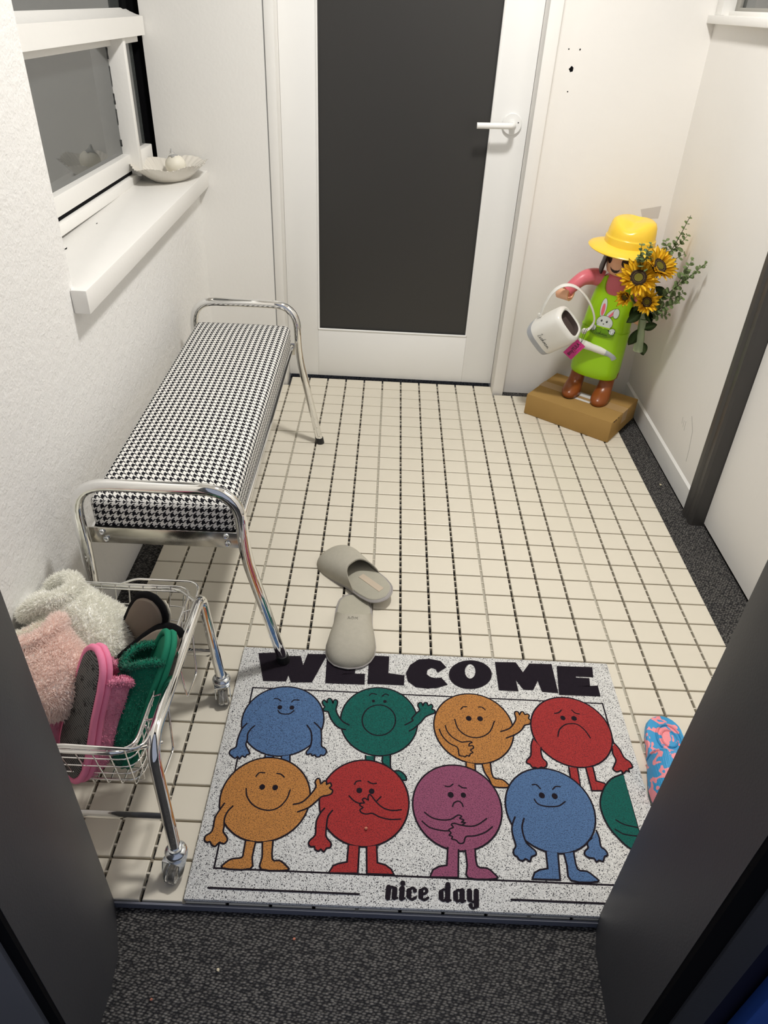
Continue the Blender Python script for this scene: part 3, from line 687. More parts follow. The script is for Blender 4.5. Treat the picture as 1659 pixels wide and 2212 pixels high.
# 'nice day' in a fat brush face: thick stems, thin joins
def fat(strokes, ox, oy, s, sh=0.10):
    for pts, wd in strokes:
        q = sm2([(ox + (x + sh * y) * s, oy + y * s) for x, y in pts], 3) if len(pts) > 2 else [(ox + (x + sh * y) * s, oy + y * s) for x, y in pts]
        ln('printed_letter', q, wd * s * 1.22)
NS = 0.0215; NX, NY = 0.3485, 0.0165
LET = {
 'n': ([([(0.20, 0.10), (0.20, 0.92)], 0.36), ([(0.30, 0.80), (0.48, 0.97), (0.66, 0.88)], 0.16), ([(0.72, 0.14), (0.72, 0.80)], 0.36), ([(0.76, 0.06), (0.98, 0.10)], 0.14), ([(0.04, 0.90), (0.2, 0.94)], 0.12)], 1.08),
 'i': ([([(0.20, 0.10), (0.20, 0.88)], 0.36), ([(0.20, 1.30), (0.21, 1.30)], 0.36), ([(0.24, 0.06), (0.46, 0.10)], 0.14), ([(0.02, 0.90), (0.2, 0.94)], 0.12)], 0.52),
 'c': ([([(0.72, 0.82), (0.52, 0.96), (0.26, 0.80), (0.16, 0.48), (0.28, 0.16), (0.52, 0.05), (0.80, 0.20)], 0.17), ([(0.24, 0.28), (0.22, 0.72)], 0.34), ([(0.70, 0.74), (0.71, 0.75)], 0.28)], 0.94),
 'e': ([([(0.30, 0.48), (0.62, 0.58), (0.74, 0.80), (0.52, 0.97), (0.26, 0.80), (0.16, 0.48), (0.28, 0.16), (0.54, 0.05), (0.84, 0.22)], 0.17), ([(0.24, 0.26), (0.22, 0.72)], 0.34), ([(0.68, 0.74), (0.68, 0.82)], 0.22)], 0.98),
 ' ': ([], 0.62),
 'd': ([([(0.66, 0.84), (0.46, 0.95), (0.24, 0.78), (0.16, 0.44), (0.28, 0.10), (0.48, 0.06), (0.66, 0.24)], 0.16), ([(0.24, 0.24), (0.22, 0.70)], 0.34), ([(0.76, 0.12), (0.76, 1.34)], 0.36), ([(0.80, 0.06), (1.02, 0.10)], 0.14)], 1.14),
 'a': ([([(0.66, 0.84), (0.46, 0.95), (0.24, 0.78), (0.16, 0.44), (0.28, 0.10), (0.48, 0.06), (0.66, 0.24)], 0.16), ([(0.24, 0.24), (0.22, 0.70)], 0.34), ([(0.76, 0.12), (0.76, 0.88)], 0.36), ([(0.80, 0.06), (1.02, 0.10)], 0.14)], 1.12),
 'y': ([([(0.20, 0.24), (0.20, 0.88)], 0.36), ([(0.28, 0.14), (0.46, 0.04), (0.64, 0.14)], 0.15), ([(0.76, -0.22), (0.76, 0.90)], 0.36), ([(0.74, -0.26), (0.52, -0.46), (0.28, -0.36)], 0.16), ([(0.30, -0.24), (0.31, -0.24)], 0.30), ([(0.04, 0.90), (0.2, 0.94)], 0.12)], 1.0)}
px = 0.0
for ch in 'nice day':
    st, adv = LET[ch]; fat(st, NX + px * NS * 1.04, NY, NS, 0.08); px += adv

# ================================================================== slippers
def wprof(t):
    T = [(0, 0.0), (0.012, 0.24), (0.04, 0.46), (0.10, 0.66), (0.22, 0.76), (0.45, 0.80), (0.62, 0.93), (0.74, 1.0), (0.84, 0.97), (0.92, 0.80), (0.97, 0.55), (0.992, 0.28), (1.0, 0.0)]
    for (a, x), (b, y) in zip(T, T[1:]):
        if t <= b: return x + (y - x) * (t - a) / (b - a)
    return 0.0
def outline(L, W, k=1.0, n=26, asym=0.0):
    ts = [0.5 - 0.5 * math.cos(PI * i / n) for i in range(n + 1)]
    rt = [(W / 2 * wprof(t) * k + asym * math.sin(PI * t), (t - 0.5) * L * k) for t in ts]
    lf = [(-W / 2 * wprof(t) * k + asym * math.sin(PI * t), (t - 0.5) * L * k) for t in ts[1:-1]]
    return rt + lf[::-1]
def sole(L, W, z0, z1, bulge=0.0, asym=0.0):
    bm = newbm(); h = z1 - z0
    o = lambda k, z: [(x, y, z) for x, y in outline(L, W, k, 26, asym)]
    rings(bm, [o(0.955, z0), o(0.985 + bulge, z0 + h * 0.2), o(1.0 + bulge, z0 + h * 0.5), o(0.985 + bulge, z0 + h * 0.8), o(0.955, z1)])
    return bm
def upper(L, W, H, zb, yc, ys, thick=0.004, nt=20, ns=16, fall=0.0, asym=0.0, sq=0.8, pw=1.4):
    """vamp: yc/ys = where the opening's middle and sides lie, as a fraction of the length from the heel"""
    def pt(th, u, off):
        c, s = math.cos(th), math.sin(th)
        ye = yc + (ys - yc) * abs(c) ** pw
        t = 0.997 + (ye - 0.997) * (u ** 1.35)
        k = min(1.0, (0.997 - t) / 0.40)
        hh = H * math.sqrt(max(0, 1 - (1 - k) ** 2.2)) * (1 - fall * max(0, (0.6 - t)))
        wd = W / 2 * wprof(t)
        a = math.copysign(abs(c) ** sq, c)
        return Vector((wd * a * (1 - off) + asym * math.sin(PI * t), (t - 0.5) * L - off * 0.2 * L * (1 - u) * 0.1, zb + max(0.0, hh * s ** 0.85 - off * thick / 0.04 * s * 1.0)))
    bm = newbm(); off = 0.04
    g1 = [[bm.verts.new(pt(PI * i / nt, j / ns, 0)) for i in range(nt + 1)] for j in range(1, ns + 1)]
    g2 = [[bm.verts.new(pt(PI * i / nt, j / ns, off)) for i in range(nt + 1)] for j in range(1, ns + 1)]
    for g_ in (g1, g2):
        for a, b in zip(g_, g_[1:]):
            for i in range(nt): bm.faces.new((a[i], a[i + 1], b[i + 1], b[i]))
    for i in range(nt): bm.faces.new((g1[-1][i], g1[-1][i + 1], g2[-1][i + 1], g2[-1][i]))
    tip = bm.verts.new(pt(PI / 2, 0.0, 0))
    for i in range(nt): bm.faces.new((tip, g1[0][i], g1[0][i + 1]))
    rim = [pt(PI * i / nt, 1.0, off / 2) for i in range(nt + 1)]
    return bm, rim
def fur(name, src, n, ln_, parent, m, wd=0.0011, seed=1, droop=0.25, local=True):
    """short tapered hairs standing on a mesh"""
    rr = random.Random(seed); me = src.data
    me.calc_loop_triangles(); tris = []; acc = 0
    for t in me.loop_triangles:
        a = t.area; acc += a; tris.append((acc, t))
    import bisect
    keys = [k for k, _ in tris]; bm = newbm()
    for _ in range(n):
        t = tris[bisect.bisect_left(keys, rr.uniform(0, acc * 0.99999))][1]
        p0, p1, p2 = [me.vertices[i].co for i in t.vertices]
        u, v = rr.random(), rr.random()
        if u + v > 1: u, v = 1 - u, 1 - v
        p = p0 + (p1 - p0) * u + (p2 - p0) * v
        nr = t.normal.copy()
        d = (nr + Vector((rr.gauss(0, .35), rr.gauss(0, .35), rr.gauss(0, .35) - droop * 0.4))).normalized()
        l_ = ln_ * rr.uniform(0.6, 1.25)
        s = d.orthogonal().normalized() * wd; s.rotate(Matrix.Rotation(rr.uniform(0, PI), 3, d))
        mid = p + d * l_ * 0.55; tip = p + d * l_ + Vector((rr.gauss(0, .3), rr.gauss(0, .3), rr.gauss(0, .3))) * l_ * 0.5
        a, b, c, e, f = [bm.verts.new(q) for q in (p - s, p + s, mid + s * 0.7, mid - s * 0.7, tip)]
        bm.faces.new((a, b, c, e)); bm.faces.new((e, c, f))
    o = obj(name, bm, m, parent, recalc=False); o['kind'] = 'stuff'
    return o
def terry(name, hexc, b=0.0016, sc=420, sheen=0.3): return mat(name, srgb(hexc), 0.95, spec=0.1, bump=b, bscale=sc, var=0.12, vscale=60, sheen=sheen)

# --- grey felt pair on the tiles
GFELT = mat('grey_felt', (0.44, 0.415, 0.35), 0.95, spec=0.1, bump=0.0006, bscale=700, var=0.08, vscale=90)
GINS = mat('grey_insole', (0.42, 0.40, 0.33), 0.95, spec=0.1, bump=0.0005, bscale=600, var=0.06, vscale=60)
GPIPE = mat('grey_piping', (0.37, 0.35, 0.34), 0.9, spec=0.1)
GLAB = mat('beige_woven_label', (0.56, 0.47, 0.37), 0.9, spec=0.1)
def grey_slipper(label, mw, letters, asym):
    t = thing('felt_slipper', label, 'slipper', group='pair of grey felt slippers')
    t.matrix_world = mw
    L, W = 0.272, 0.118
    so = sm('sole', sole(L, W, 0.0, 0.009, 0.0, asym), GPIPE, t, 50)
    sm('insole', sole(L * 0.955, W * 0.94, 0.008, 0.0115, 0, asym), GINS, t, 50)
    bm, rim = upper(L, W, 0.050, 0.006, 0.50, 0.33, 0.004, 24, 18, 0.3, asym, 0.8, 2.6)
    up = sm('upper', bm, GFELT, t, 60)
    bm = newbm(); tube(bm, [Vector((x, y, 0.0055)) for x, y in outline(L, W, 1.0, 26, asym)], 0.0022, 6, True); sm('piping', bm, GPIPE, t, 60)
    if not letters:
        bm = bbox(-0.0085, 0.0085, -0.105, -0.018, 0.0112, 0.0125, 0.0004, 1)
        for v in bm.verts: v.co.x += 0.006 + asym * 0.6
        sm('size_label', bm, GLAB, t)
    bm = newbm()
    cr_ = [(-0.045, 0.062), (-0.02, 0.056), (0.01, 0.058), (0.044, 0.066)]
    if letters:
        q = textmesh('embossed_letters', 'ROM', 0.012, mat('embossed_felt', (0.36, 0.34, 0.29), 0.95), up, extrude=0.0006)
        q.matrix_basis = Matrix.Translation((asym, 0.016, 0.0562)) @ Matrix.Rotation(PI, 4, 'Z') @ Matrix.Rotation(math.radians(4), 4, 'X')
    bm.free()
    return t
grey_slipper('grey felt slipper with beige insole label lying on the tiles, heel resting over its mate', frame((-0.048, -0.790, 0.008), (-0.185, 0.215, -0.035), (-0.16, -0.08, 1)), False, 0.004)
grey_slipper('grey felt slipper with embossed letters, toe resting on the doormat', frame((-0.047, -0.984, 0.002), (0.0, -1.0, 0.058), (0.0, 0.058, 1)), True, -0.003)

# ================================================================== chrome basket cart
cart = thing('basket_cart', 'low chrome wire basket cart on clear castors heaped with slippers', 'cart', (-0.49, -1.38, 0))
def C_(x, y, z): return (x + 0.49, y + 1.38, z)
HZ = 0.288
def cart_side(xb, xt):
    bm = newbm()
    tube(bm, fillet([C_(xb, -1.588, 0.058), C_(xt, -1.538, HZ), C_(xt, -1.185, HZ), C_(xb, -1.200, 0.058)], [0.045, 0.028], 8), 0.0105, 14)
    sm('side_tube', bm, CHROME, cart, 60)
cart_side(-0.322, -0.346); cart_side(-0.652, -0.630)
for y, z in ((-1.563, 0.118), (-1.199, 0.135)):
    bm = newbm(); tube(bm, [C_(-0.64, y, z), C_(-0.334, y, z)], 0.0115, 12, flat=(1.0, 0.35)); sm('cross_bar', bm, CHROME, cart, 60)
CLEAR = mat('clear_plastic', (0.93, 0.94, 0.94), 0.06, trans=0.92, ior=1.45)
def castor(x, y, a):
    X, Y, _ = C_(x, y, 0); M_ = Matrix.Translation((X, Y, 0)) @ Matrix.Rotation(a, 4, 'Z')
    bm = newbm(); lathe(bm, [(0, 0.046), (0.017, 0.046), (0.0195, 0.050), (0.0195, 0.056), (0.017, 0.060), (0.0125, 0.062), (0.0125, 0.068), (0, 0.068)], 22)
    o = sm('castor_collar', bm, ZINC, cart); o.matrix_basis = M_
    bm = newbm()
    for sx in (-1, 1):
        prof = [(-0.015, 0.047), (0.017, 0.047), (0.024, 0.022), (0.018, 0.013), (0.010, 0.015), (-0.011, 0.036)]
        a_ = [bm.verts.new((sx * 0.0145, p[0] + 0.004, p[1])) for p in prof]; b_ = [bm.verts.new((sx * 0.0165, p[0] + 0.004, p[1])) for p in prof]
        bm.faces.new(a_); bm.faces.new(b_[::-1])
        for k in range(6): bm.faces.new((a_[k], a_[(k + 1) % 6], b_[(k + 1) % 6], b_[k]))
    box(bm, -0.0165, 0.0165, -0.013, 0.021, 0.047, 0.0495)
    f = sm('castor_fork', bm, ZINC, cart); f.matrix_basis = M_
    bm = newbm(); lathe(bm, [(0, -0.011), (0.017, -0.011), (0.0195, -0.008), (0.0195, -0.001), (0.0185, 0), (0.0195, 0.001), (0.0195, 0.008), (0.017, 0.011), (0, 0.011)], 26)
    bmesh.ops.rotate(bm, verts=bm.verts[:], cent=(0, 0, 0), matrix=Matrix.Rotation(PI / 2, 3, 'Y')); bmesh.ops.translate(bm, verts=bm.verts[:], vec=(0, 0.019, 0.0195))
    o = sm('castor_wheel', bm, CLEAR, cart, 30); o.matrix_basis = M_
castor(-0.322, -1.588, 2.9); castor(-0.322, -1.200, 3.4); castor(-0.648, -1.59, 1.0); castor(-0.645, -1.20, 2.0)
# basket: wires
BX0, BX1, BY0, BY1 = -0.628, -0.372, -1.548, -1.158     # rim
FX_0, FX_1, FY_0, FY_1 = -0.612, -0.392, -1.508, -1.205    # floor
BT, BF = 0.284, 0.122
bm = newbm()
def rr_(x0, x1, y0, y1, z, r): 
    q = [C_(x0, y0, z), C_(x1, y0, z), C_(x1, y1, z), C_(x0, y1, z)]
    P_ = [Vector(p) for p in q]; out = []
    for i in range(4):
        a, b, c = P_[i - 1], P_[i], P_[(i + 1) % 4]
        s, e = b + (a - b).normalized() * r, b + (c - b).normalized() * r
        for j in range(6):
            t = j / 5; out.append((1 - t) ** 2 * s + 2 * t * (1 - t) * b + t * t * e)
    return out
def lerp(a, b, t): return a + (b - a) * t
for t in (0.0, 0.07, 0.27, 0.47, 0.66, 0.85):
    tube(bm, rr_(lerp(BX0, FX_0, t), lerp(BX1, FX_1, t), lerp(BY0, FY_0, t), lerp(BY1, FY_1, t), lerp(BT, BF, t), 0.03), 0.0022 if t < 0.1 else 0.0013, 6, True)
for k in range(9):
    u = (k + 0.5) / 9; xr, xf = lerp(BX0, BX1, u), lerp(FX_0, FX_1, u)
    tube(bm, fillet([C_(xr, BY0, BT), C_(xf, FY_0, BF), C_(xf, FY_1, BF), C_(xr, BY1, BT)], 0.012, 3), 0.0013, 6)
for k in range(13):
    u = (k + 0.5) / 13; yr, yf = lerp(BY0, BY1, u), lerp(FY_0, FY_1, u)
    tube(bm, fillet([C_(BX0, yr, BT), C_(FX_0, yf, BF), C_(FX_1, yf, BF), C_(BX1, yr, BT)], 0.012, 3), 0.0013, 6)
sm('basket', bm, CHROME, cart, 70)
# raised handle wires on the two short ends, hooks over the side tubes and the support hoops
for y, s in ((BY0, -1), (BY1, 1)):
    bm = newbm(); tube(bm, fillet([C_(BX1 + 0.020, y - s * 0.05, BT + 0.004), C_(BX1 + 0.018, y + s * 0.006, BT + 0.010), C_(-0.485, y + s * 0.004, BT + 0.012), C_(-0.515, y, BT)], [0.03, 0.012], 6), 0.0024, 8)
    sm('basket_handle', bm, CHROME, cart, 60)
    bm = newbm(); tube(bm, fillet([C_(-0.346, y - s * 0.05, HZ - 0.05 if s < 0 else HZ), C_(-0.40, y + s * 0.002, BT - 0.008), C_(-0.60, y + s * 0.002, BT - 0.008), C_(-0.630, y - s * 0.05, HZ - 0.05)], 0.02, 5), 0.004, 8)
    sm('basket_support', bm, CHROME, cart, 60)
for y0 in (-1.47, -1.29):
    bm = newbm(); tube(bm, fillet([C_(-0.366, y0 - 0.03, BT), C_(-0.350, y0 - 0.05, 0.16), C_(-0.350, y0 + 0.02, 0.150), C_(-0.349, y0 + 0.035, HZ - 0.01)], 0.012, 5), 0.0021, 6)
    sm('side_hoop', bm, CHROME, cart, 60)
for k in range(6):
    y = -1.49 + k * 0.052
    bm = newbm(); tube(bm, [C_(-0.372, y, BT - 0.002), C_(-0.345, y, BT + 0.011)], 0.0017, 6); lathe(bm, [(0, BT + 0.009), (0.003, BT + 0.0105), (0.003, BT + 0.013), (0, BT + 0.0145)], 8, *C_(-0.345, y, 0)[:2])
    sm('basket_hook', bm, CHROME, cart, 60)
bm = newbm(); tube(bm, [C_(-0.655 + 0.011 * math.cos(2 * PI * k / 14), -1.335, 0.285 + 0.014 * math.sin(2 * PI * k / 14)) for k in range(14)], 0.0022, 6, True); sm('basket_ring', bm, CHROME, cart, 60)

# --- slippers heaped in the basket
def dotted(name):
    s_ = NT(name, 0.9, 0.15)
    tc = s_.n('TexCoord'); sp = s_.n('SeparateXYZ'); s_.l(tc.outputs['Object'], sp.inputs[0])
    wob = s_.n('TexNoise', Scale=14.0); s_.l(tc.outputs['Object'], wob.inputs['Vector'])
    yy = s_.math('ADD', sp.outputs[1], s_.math('MULTIPLY', wob.outputs[0], 0.006))
    row = s_.math('LESS_THAN', s_.math('FRACT', s_.math('MULTIPLY', yy, 210.0)), 0.42)
    dot = s_.math('LESS_THAN', s_.math('FRACT', s_.math('MULTIPLY', sp.outputs[0], 330.0)), 0.66)
    n_ = s_.n('TexNoise', Scale=60.0); s_.l(tc.outputs['Object'], n_.inputs['Vector'])
    gate = s_.math('MULTIPLY', row, s_.math('MAXIMUM', dot, s_.math('GREATER_THAN', n_.outputs[0], 0.55)))
    s_.l(s_.mixc(gate, (0.16, 0.155, 0.15), (0.012, 0.012, 0.012)), s_.b.inputs['Base Color'])
    return s_.m
DOT = dotted('grey_sole_with_black_dots')
PAW = mat('black_paw_print', (0.012, 0.012, 0.012), 0.8)
def soft_slipper(name, label, mw, cloth, pipe, group, L=0.265, W=0.108, H=0.066, fuzz=0, fl_=0.004, paws=True):
    t = thing(name, label, 'slipper', group=group); t.matrix_world = mw
    so = sm('sole', sole(L * 0.95, W * 0.90, -0.001, 0.004), DOT, t, 50)
    for z_ in (0.003, 0.014):
        bm = newbm(); tube(bm, [Vector((x, y, z_ + 0.003)) for x, y in outline(L, W, 0.985, 26)], 0.0062, 8, True); sm('piping', bm, pipe, t, 60)
    sm('midsole', sole(L * 0.96, W * 0.95, 0.001, 0.018), pipe, t, 50)
    bm, rim = upper(L, W * 1.03, H, 0.014, 0.30, 0.17, 0.006, 22, 16, 0.0, 0, 0.75, 1.6)
    up = sm('upper', bm, cloth, t, 60)
    bm = newbm(); tube(bm, rim, 0.0075, 8); rm = sm('cuff', bm, cloth, t, 60)
    if fuzz:
        fur('pile', up, fuzz, fl_, t, cloth, 0.0007, 3); fur('pile', rm, fuzz // 3, fl_, t, cloth, 0.0007, 4)
    if paws:
        for (px_, py_) in ((0.012, -0.10), (0.028, -0.072), (-0.014, -0.062), (0.012, -0.028), (-0.016, 0.005), (0.020, 0.045), (-0.012, 0.075)):
            bm = newbm()
            def dsk(x, y, r): bm.faces.new([bm.verts.new((x + r * math.cos(2 * PI * k / 8), y + r * math.sin(2 * PI * k / 8), -0.0014)) for k in range(8)])
            dsk(px_, py_, 0.0032)
            for k in range(4): dsk(px_ + 0.006 * math.cos(0.5 + k * 0.72), py_ - 0.006 * math.sin(0.5 + k * 0.72), 0.0014)
            obj('paw_print', bm, PAW, so)
    return t
PINKT = terry('pink_terry', 'DC86A2'); PINKP = mat('pink_piping', srgb('EA86A8'), 0.7, spec=0.2, bump=0.0002, bscale=900)
GRNT = terry('green_terry', '0E6A52', 0.0012, 500); GRNP = mat('green_piping', srgb('1F7A5E'), 0.7, spec=0.2)
GPK = 'pink terry slippers in the basket'
T_, H_ = Vector((-0.499, -1.506, 0.158)), Vector((-0.436, -1.430, 0.378))
ax = (T_ - H_); soft_slipper('terry_slipper', 'pink terry slipper standing on its toe in the basket, dotted grey sole showing', frame((T_ + H_) / 2 + Vector((-0.022, -0.004, 0)), ax, (0.68, 0.64, -0.33)), PINKT, PINKP, GPK, 0.262, 0.100, 0.064, 5000)
soft_slipper('terry_slipper', 'pink terry slipper mostly hidden behind the grey door jamb', frame((-0.606, -1.468, 0.200), (-0.10, -0.16, -0.9), (0.66, 0.62, -0.2)), PINKT, PINKP, GPK, 0.255, 0.100, 0.060, 3000, paws=False)
T_, H_ = Vector((-0.440, -1.462, 0.134)), Vector((-0.362, -1.350, 0.332))
soft_slipper('terry_slipper', 'dark green terry slipper standing on its toe at the front of the basket', frame((T_ + H_) / 2 + Vector((0.012, 0.002, 0)), (T_ - H_), (-0.80, -0.40, 0.02)), GRNT, GRNP, 'green terry slippers in the basket', 0.262, 0.100, 0.058, 5000)

def translucent(m, col, f):
    if 'see_through' in m: return m
    m['see_through'] = 1; t = m.node_tree; out = t.nodes['Material Output']; b = t.nodes['Principled BSDF']
    tr = t.nodes.new('ShaderNodeBsdfTranslucent'); tr.inputs[0].default_value = (*col, 1)
    mx = t.nodes.new('ShaderNodeMixShader'); mx.inputs[0].default_value = f
    t.links.new(b.outputs[0], mx.inputs[1]); t.links.new(tr.outputs[0], mx.inputs[2]); t.links.new(mx.outputs[0], out.inputs[0])
    return m
def fluffy(name, label, mw, hexc, group, L=0.27, W=0.13, H=0.085, n=9000, seed=1, ln_=0.013, yc=0.5, ys=0.33, band=True):
    t = thing(name, label, 'slipper', group=group); t.matrix_world = mw
    base = mat(name + '_skin_' + hexc, srgb(hexc), 1.0, spec=0.05, bump=0.004, bscale=70, var=0.10, vscale=30)
    hair = translucent(mat(name + '_hair_' + hexc, srgb(hexc), 0.9, spec=0.1, var=0.05, vscale=30), srgb(hexc), 0.42)
    so = sm('sole', sole(L * 0.97, W * 0.92, 0, 0.016), base, t, 50)
    ins = sm('insole', sole(L * 0.93, W * 0.88, 0.014, 0.022), base, t, 50)
    bm, rim = upper(L, W, H, 0.010, yc, ys, 0.012, 22, 16, 0.0, 0, 0.7, 1.6)
    rr = random.Random(seed)
    up = sm('upper', bm, base, t, 80)
    fur('fur', up, n, ln_, t, hair, 0.0011, seed)
    bm = newbm(); tube(bm, rim, 0.013, 8); cf = sm('cuff', bm, base, t, 80)
    fur('fur', cf, n // 3, ln_, t, hair, 0.0011, seed + 1)
    fur('fur', so, n // 4, ln_ * 0.7, t, hair, 0.0009, seed + 2); fur('fur', ins, n // 5, ln_, t, hair, 0.0009, seed + 3)
    if band:
        bm = newbm(); tube(bm, [p + Vector((0, -0.010, -0.006)) for p in rim], 0.0055, 8, flat=(1.0, 0.4)); sm('binding', bm, mat('ivory_binding', srgb('E6E0CF'), 0.8), t, 60)
    return t
GWF = 'white fluffy slippers in the basket'
fluffy('fluffy_slipper', 'white fluffy slipper leaning against the wall at the back of the basket', frame((-0.578, -1.262, 0.240), (0.60, -0.14, -0.44), (0.55, 0.10, 0.85)), 'FFFEF7', GWF, 0.235, 0.150, 0.080, 26000, 5, 0.0085, 0.26, 0.10)
fluffy('fluffy_slipper', 'white fluffy slipper lying in front of its mate in the basket', frame((-0.600, -1.318, 0.215), (0.62, -0.22, -0.36), (0.45, -0.15, 0.9)), 'FFFEF5', GWF, 0.225, 0.140, 0.075, 20000, 9, 0.0085, 0.28, 0.12)
fluffy('fluffy_slipper', 'pale pink fluffy slipper in front of the white ones', frame((-0.572, -1.378, 0.268), (0.50, -0.48, -0.30), (0.20, -0.30, 0.85)), 'FFEFE9', 'pink fluffy slipper', 0.190, 0.140, 0.075, 24000, 13, 0.0085, 0.34, 0.16, False)
# black slippers with taupe soles
BLKF = mat('black_felt', (0.006, 0.006, 0.007), 0.9, spec=0.15, bump=0.0004, bscale=600)
TAUPE = mat('taupe_sole', (0.215, 0.18, 0.145), 0.85, spec=0.2, var=0.05, vscale=30)
def black_slipper(label, mw):
    t = thing('felt_slipper', label, 'slipper', group='black slippers in the basket'); t.matrix_world = mw
    L, W = 0.280, 0.114
    sm('sole', sole(L * 0.93, W * 0.86, -0.0035, 0.004, 0), TAUPE, t, 50)
    sm('welt', sole(L, W, 0.0, 0.012, 0.02), BLKF, t, 50)
    bm, rim = upper(L, W, 0.055, 0.008, 0.50, 0.38, 0.005, 22, 16); sm('upper', bm, BLKF, t, 60)
    bm = newbm(); tube(bm, [Vector((x, y, 0.016)) for x, y in outline(L, W, 0.97, 26)][2:20], 0.0022, 6); sm('stitched_edge', bm, mat('cream_edge', srgb('CFC8B8'), 0.7), t, 60)
    return t
T_, H_ = Vector((-0.478, -1.255, 0.160)), Vector((-0.388, -1.268, 0.372))
black_slipper('black slipper standing heel up in the basket, its taupe sole showing', frame((T_ + H_) / 2 + Vector((-0.026, -0.006, -0.034)), T_ - H_, (0.22, 0.80, -0.35)))
black_slipper('black slipper lying low behind its upright mate in the basket', frame((-0.455, -1.345, 0.215), (-0.62, -0.30, -0.55), (0.6, 0.7, 0.3)))

# ================================================================== marbled rubber slide
s_ = NT('blue_pink_marbled_rubber', 0.45, 0.4)
tc = s_.n('TexCoord'); n1 = s_.n('TexNoise', Scale=44.0, Detail=1.0, Distortion=0.8); s_.l(tc.outputs['Object'], n1.inputs['Vector'])
s_.l(s_.mixc(s_.math('GREATER_THAN', n1.outputs[0], 0.515), srgb('3C9BD0'), srgb('F5969E')), s_.b.inputs['Base Color'])
mp = s_.n('Mapping'); mp.inputs['Scale'].default_value = (300, 300, 300); s_.l(tc.outputs['Object'], mp.inputs['Vector'])
vo = s_.n('TexVoronoi', Scale=1.0); vo.inputs['Randomness'].default_value = 0.0; s_.l(mp.outputs[0], vo.inputs['Vector'])
s_.bump(vo.outputs['Distance'], 0.0009)
MARB = s_.m
sl = thing('rubber_slide', 'blue and pink marbled rubber slide by the right door jamb', 'slipper'); sl.matrix_world = frame((0.642, -1.345, 0.0), (-0.10, -0.99, 0), (0, 0, 1))
L, W = 0.262, 0.110
sm('footbed', sole(L, W, 0.0, 0.022, 0.0, 0.004), MARB, sl, 50)
bm, rim = upper(L * 1.0, W * 1.06, 0.062, 0.014, 0.53, 0.46, 0.006, 24, 14, 0.0, 0.004, 0.8, 1.2); sm('strap', bm, MARB, sl, 60)
bm = newbm(); tube(bm, rim, 0.0035, 8); sm('strap_edge', bm, MARB, sl, 60)
for rx, ry, rad in ((0.026, 0.036, 0.0032), (0.017, 0.022, 0.0024)):
    bm = newbm(); tube(bm, [Vector((-0.004 + rx * math.cos(2 * PI * k / 28), -0.066 + ry * math.sin(2 * PI * k / 28), 0.0222)) for k in range(28)], rad, 6, True); sm('footbed_ring', bm, MARB, sl, 60)
for k in range(4):
    bm = bbox(-0.034, 0.006, -0.020 + k * 0.013, -0.012 + k * 0.013, 0.020, 0.0255, 0.0018); sm('footbed_rib', bm, MARB, sl)
bm = bbox(0.012, 0.026, -0.024, 0.036, 0.020, 0.0250, 0.0015); sm('footbed_rib', bm, MARB, sl)

# ================================================================== dish on the sill
PORC = mat('cream_pearl_glaze', (0.66, 0.63, 0.57), 0.10, coat=0.4)
SZ = 0.767 + (0.22 + 0.195) * 0.02
dish = thing('fluted_dish', 'fluted cream china dish with wavy rim on the window sill', 'dish', (-0.712, 0.232, SZ + 0.0005), (0, 0, math.radians(-28)))
N = 240
def dsec(a, f, z, inner=False):
    # a: 0..1 base to rim ; outline is a leaf-like oval, tips at +-y
    out = []
    for k in range(N):
        t = 2 * PI * k / N
        rx = 0.092; ry = 0.132
        tip = 1 + 0.16 * max(0, math.cos(t - PI / 2)) ** 10 + 0.06 * max(0, math.cos(t + PI / 2)) ** 8
        wave = 1 + f * (0.030 * math.cos(6 * t + 0.6) + 0.016 * math.cos(11 * t))
        q = (0.50 + 0.50 * a) * (1 + (tip - 1) * f) * wave
        fl_ = f * 0.0030 * math.cos(40 * t) if inner else 0.0
        zz = z + f * (0.0045 * math.cos(6 * t + 0.6) - 0.004 * max(0, math.cos(t - PI / 2)) ** 6)
        out.append(((rx * q + fl_) * math.cos(t), (ry * q + fl_) * math.sin(t), zz))
    return out
bm = newbm()
rings(bm, [dsec(0.0, 0, 0.0), dsec(0.10, 0, 0.004), dsec(0.42, 0.1, 0.017), dsec(0.74, 0.45, 0.033), dsec(1.0, 1.0, 0.046), dsec(1.015, 1.0, 0.0475, True), dsec(0.97, 0.98, 0.0465, True), dsec(0.72, 0.5, 0.035, True), dsec(0.42, 0.15, 0.020, True), dsec(0.10, 0, 0.007), dsec(-0.3, 0, 0.005)])
sm('dish_body', bm, PORC, dish, 50)
bm = newbm(); lathe(bm, [(0, 0), (0.0045, 0), (0.0045, 0.0006), (0, 0.0006)], 14)
o = obj('gold_sticker', bm, mat('gold_sticker', srgb('A9752A'), 0.4), dish)
o.matrix_basis = frame((0.0665, -0.030, 0.0325), (0.2, 0.9, 0.15), (0.86, -0.25, -0.45))
sp_ = thing('wrapped_ball', 'white ball in clear wrap with a twisted tip, lying in the dish', 'wrapped ball', (-0.702, 0.262, SZ + 0.006))
bm = newbm(); lathe(bm, [(0, 0)] + [(0.033 * math.sin(PI * k / 16), 0.031 - 0.031 * math.cos(PI * k / 16)) for k in range(1, 16)] + [(0, 0.062)], 26)
sm('ball', bm, mat('ivory_wax', (0.80, 0.765, 0.66), 0.5), sp_)
FILM = mat('clear_film', (0.85, 0.85, 0.84), 0.2, trans=0.6, ior=1.1)
bm = newbm(); rr = random.Random(5)
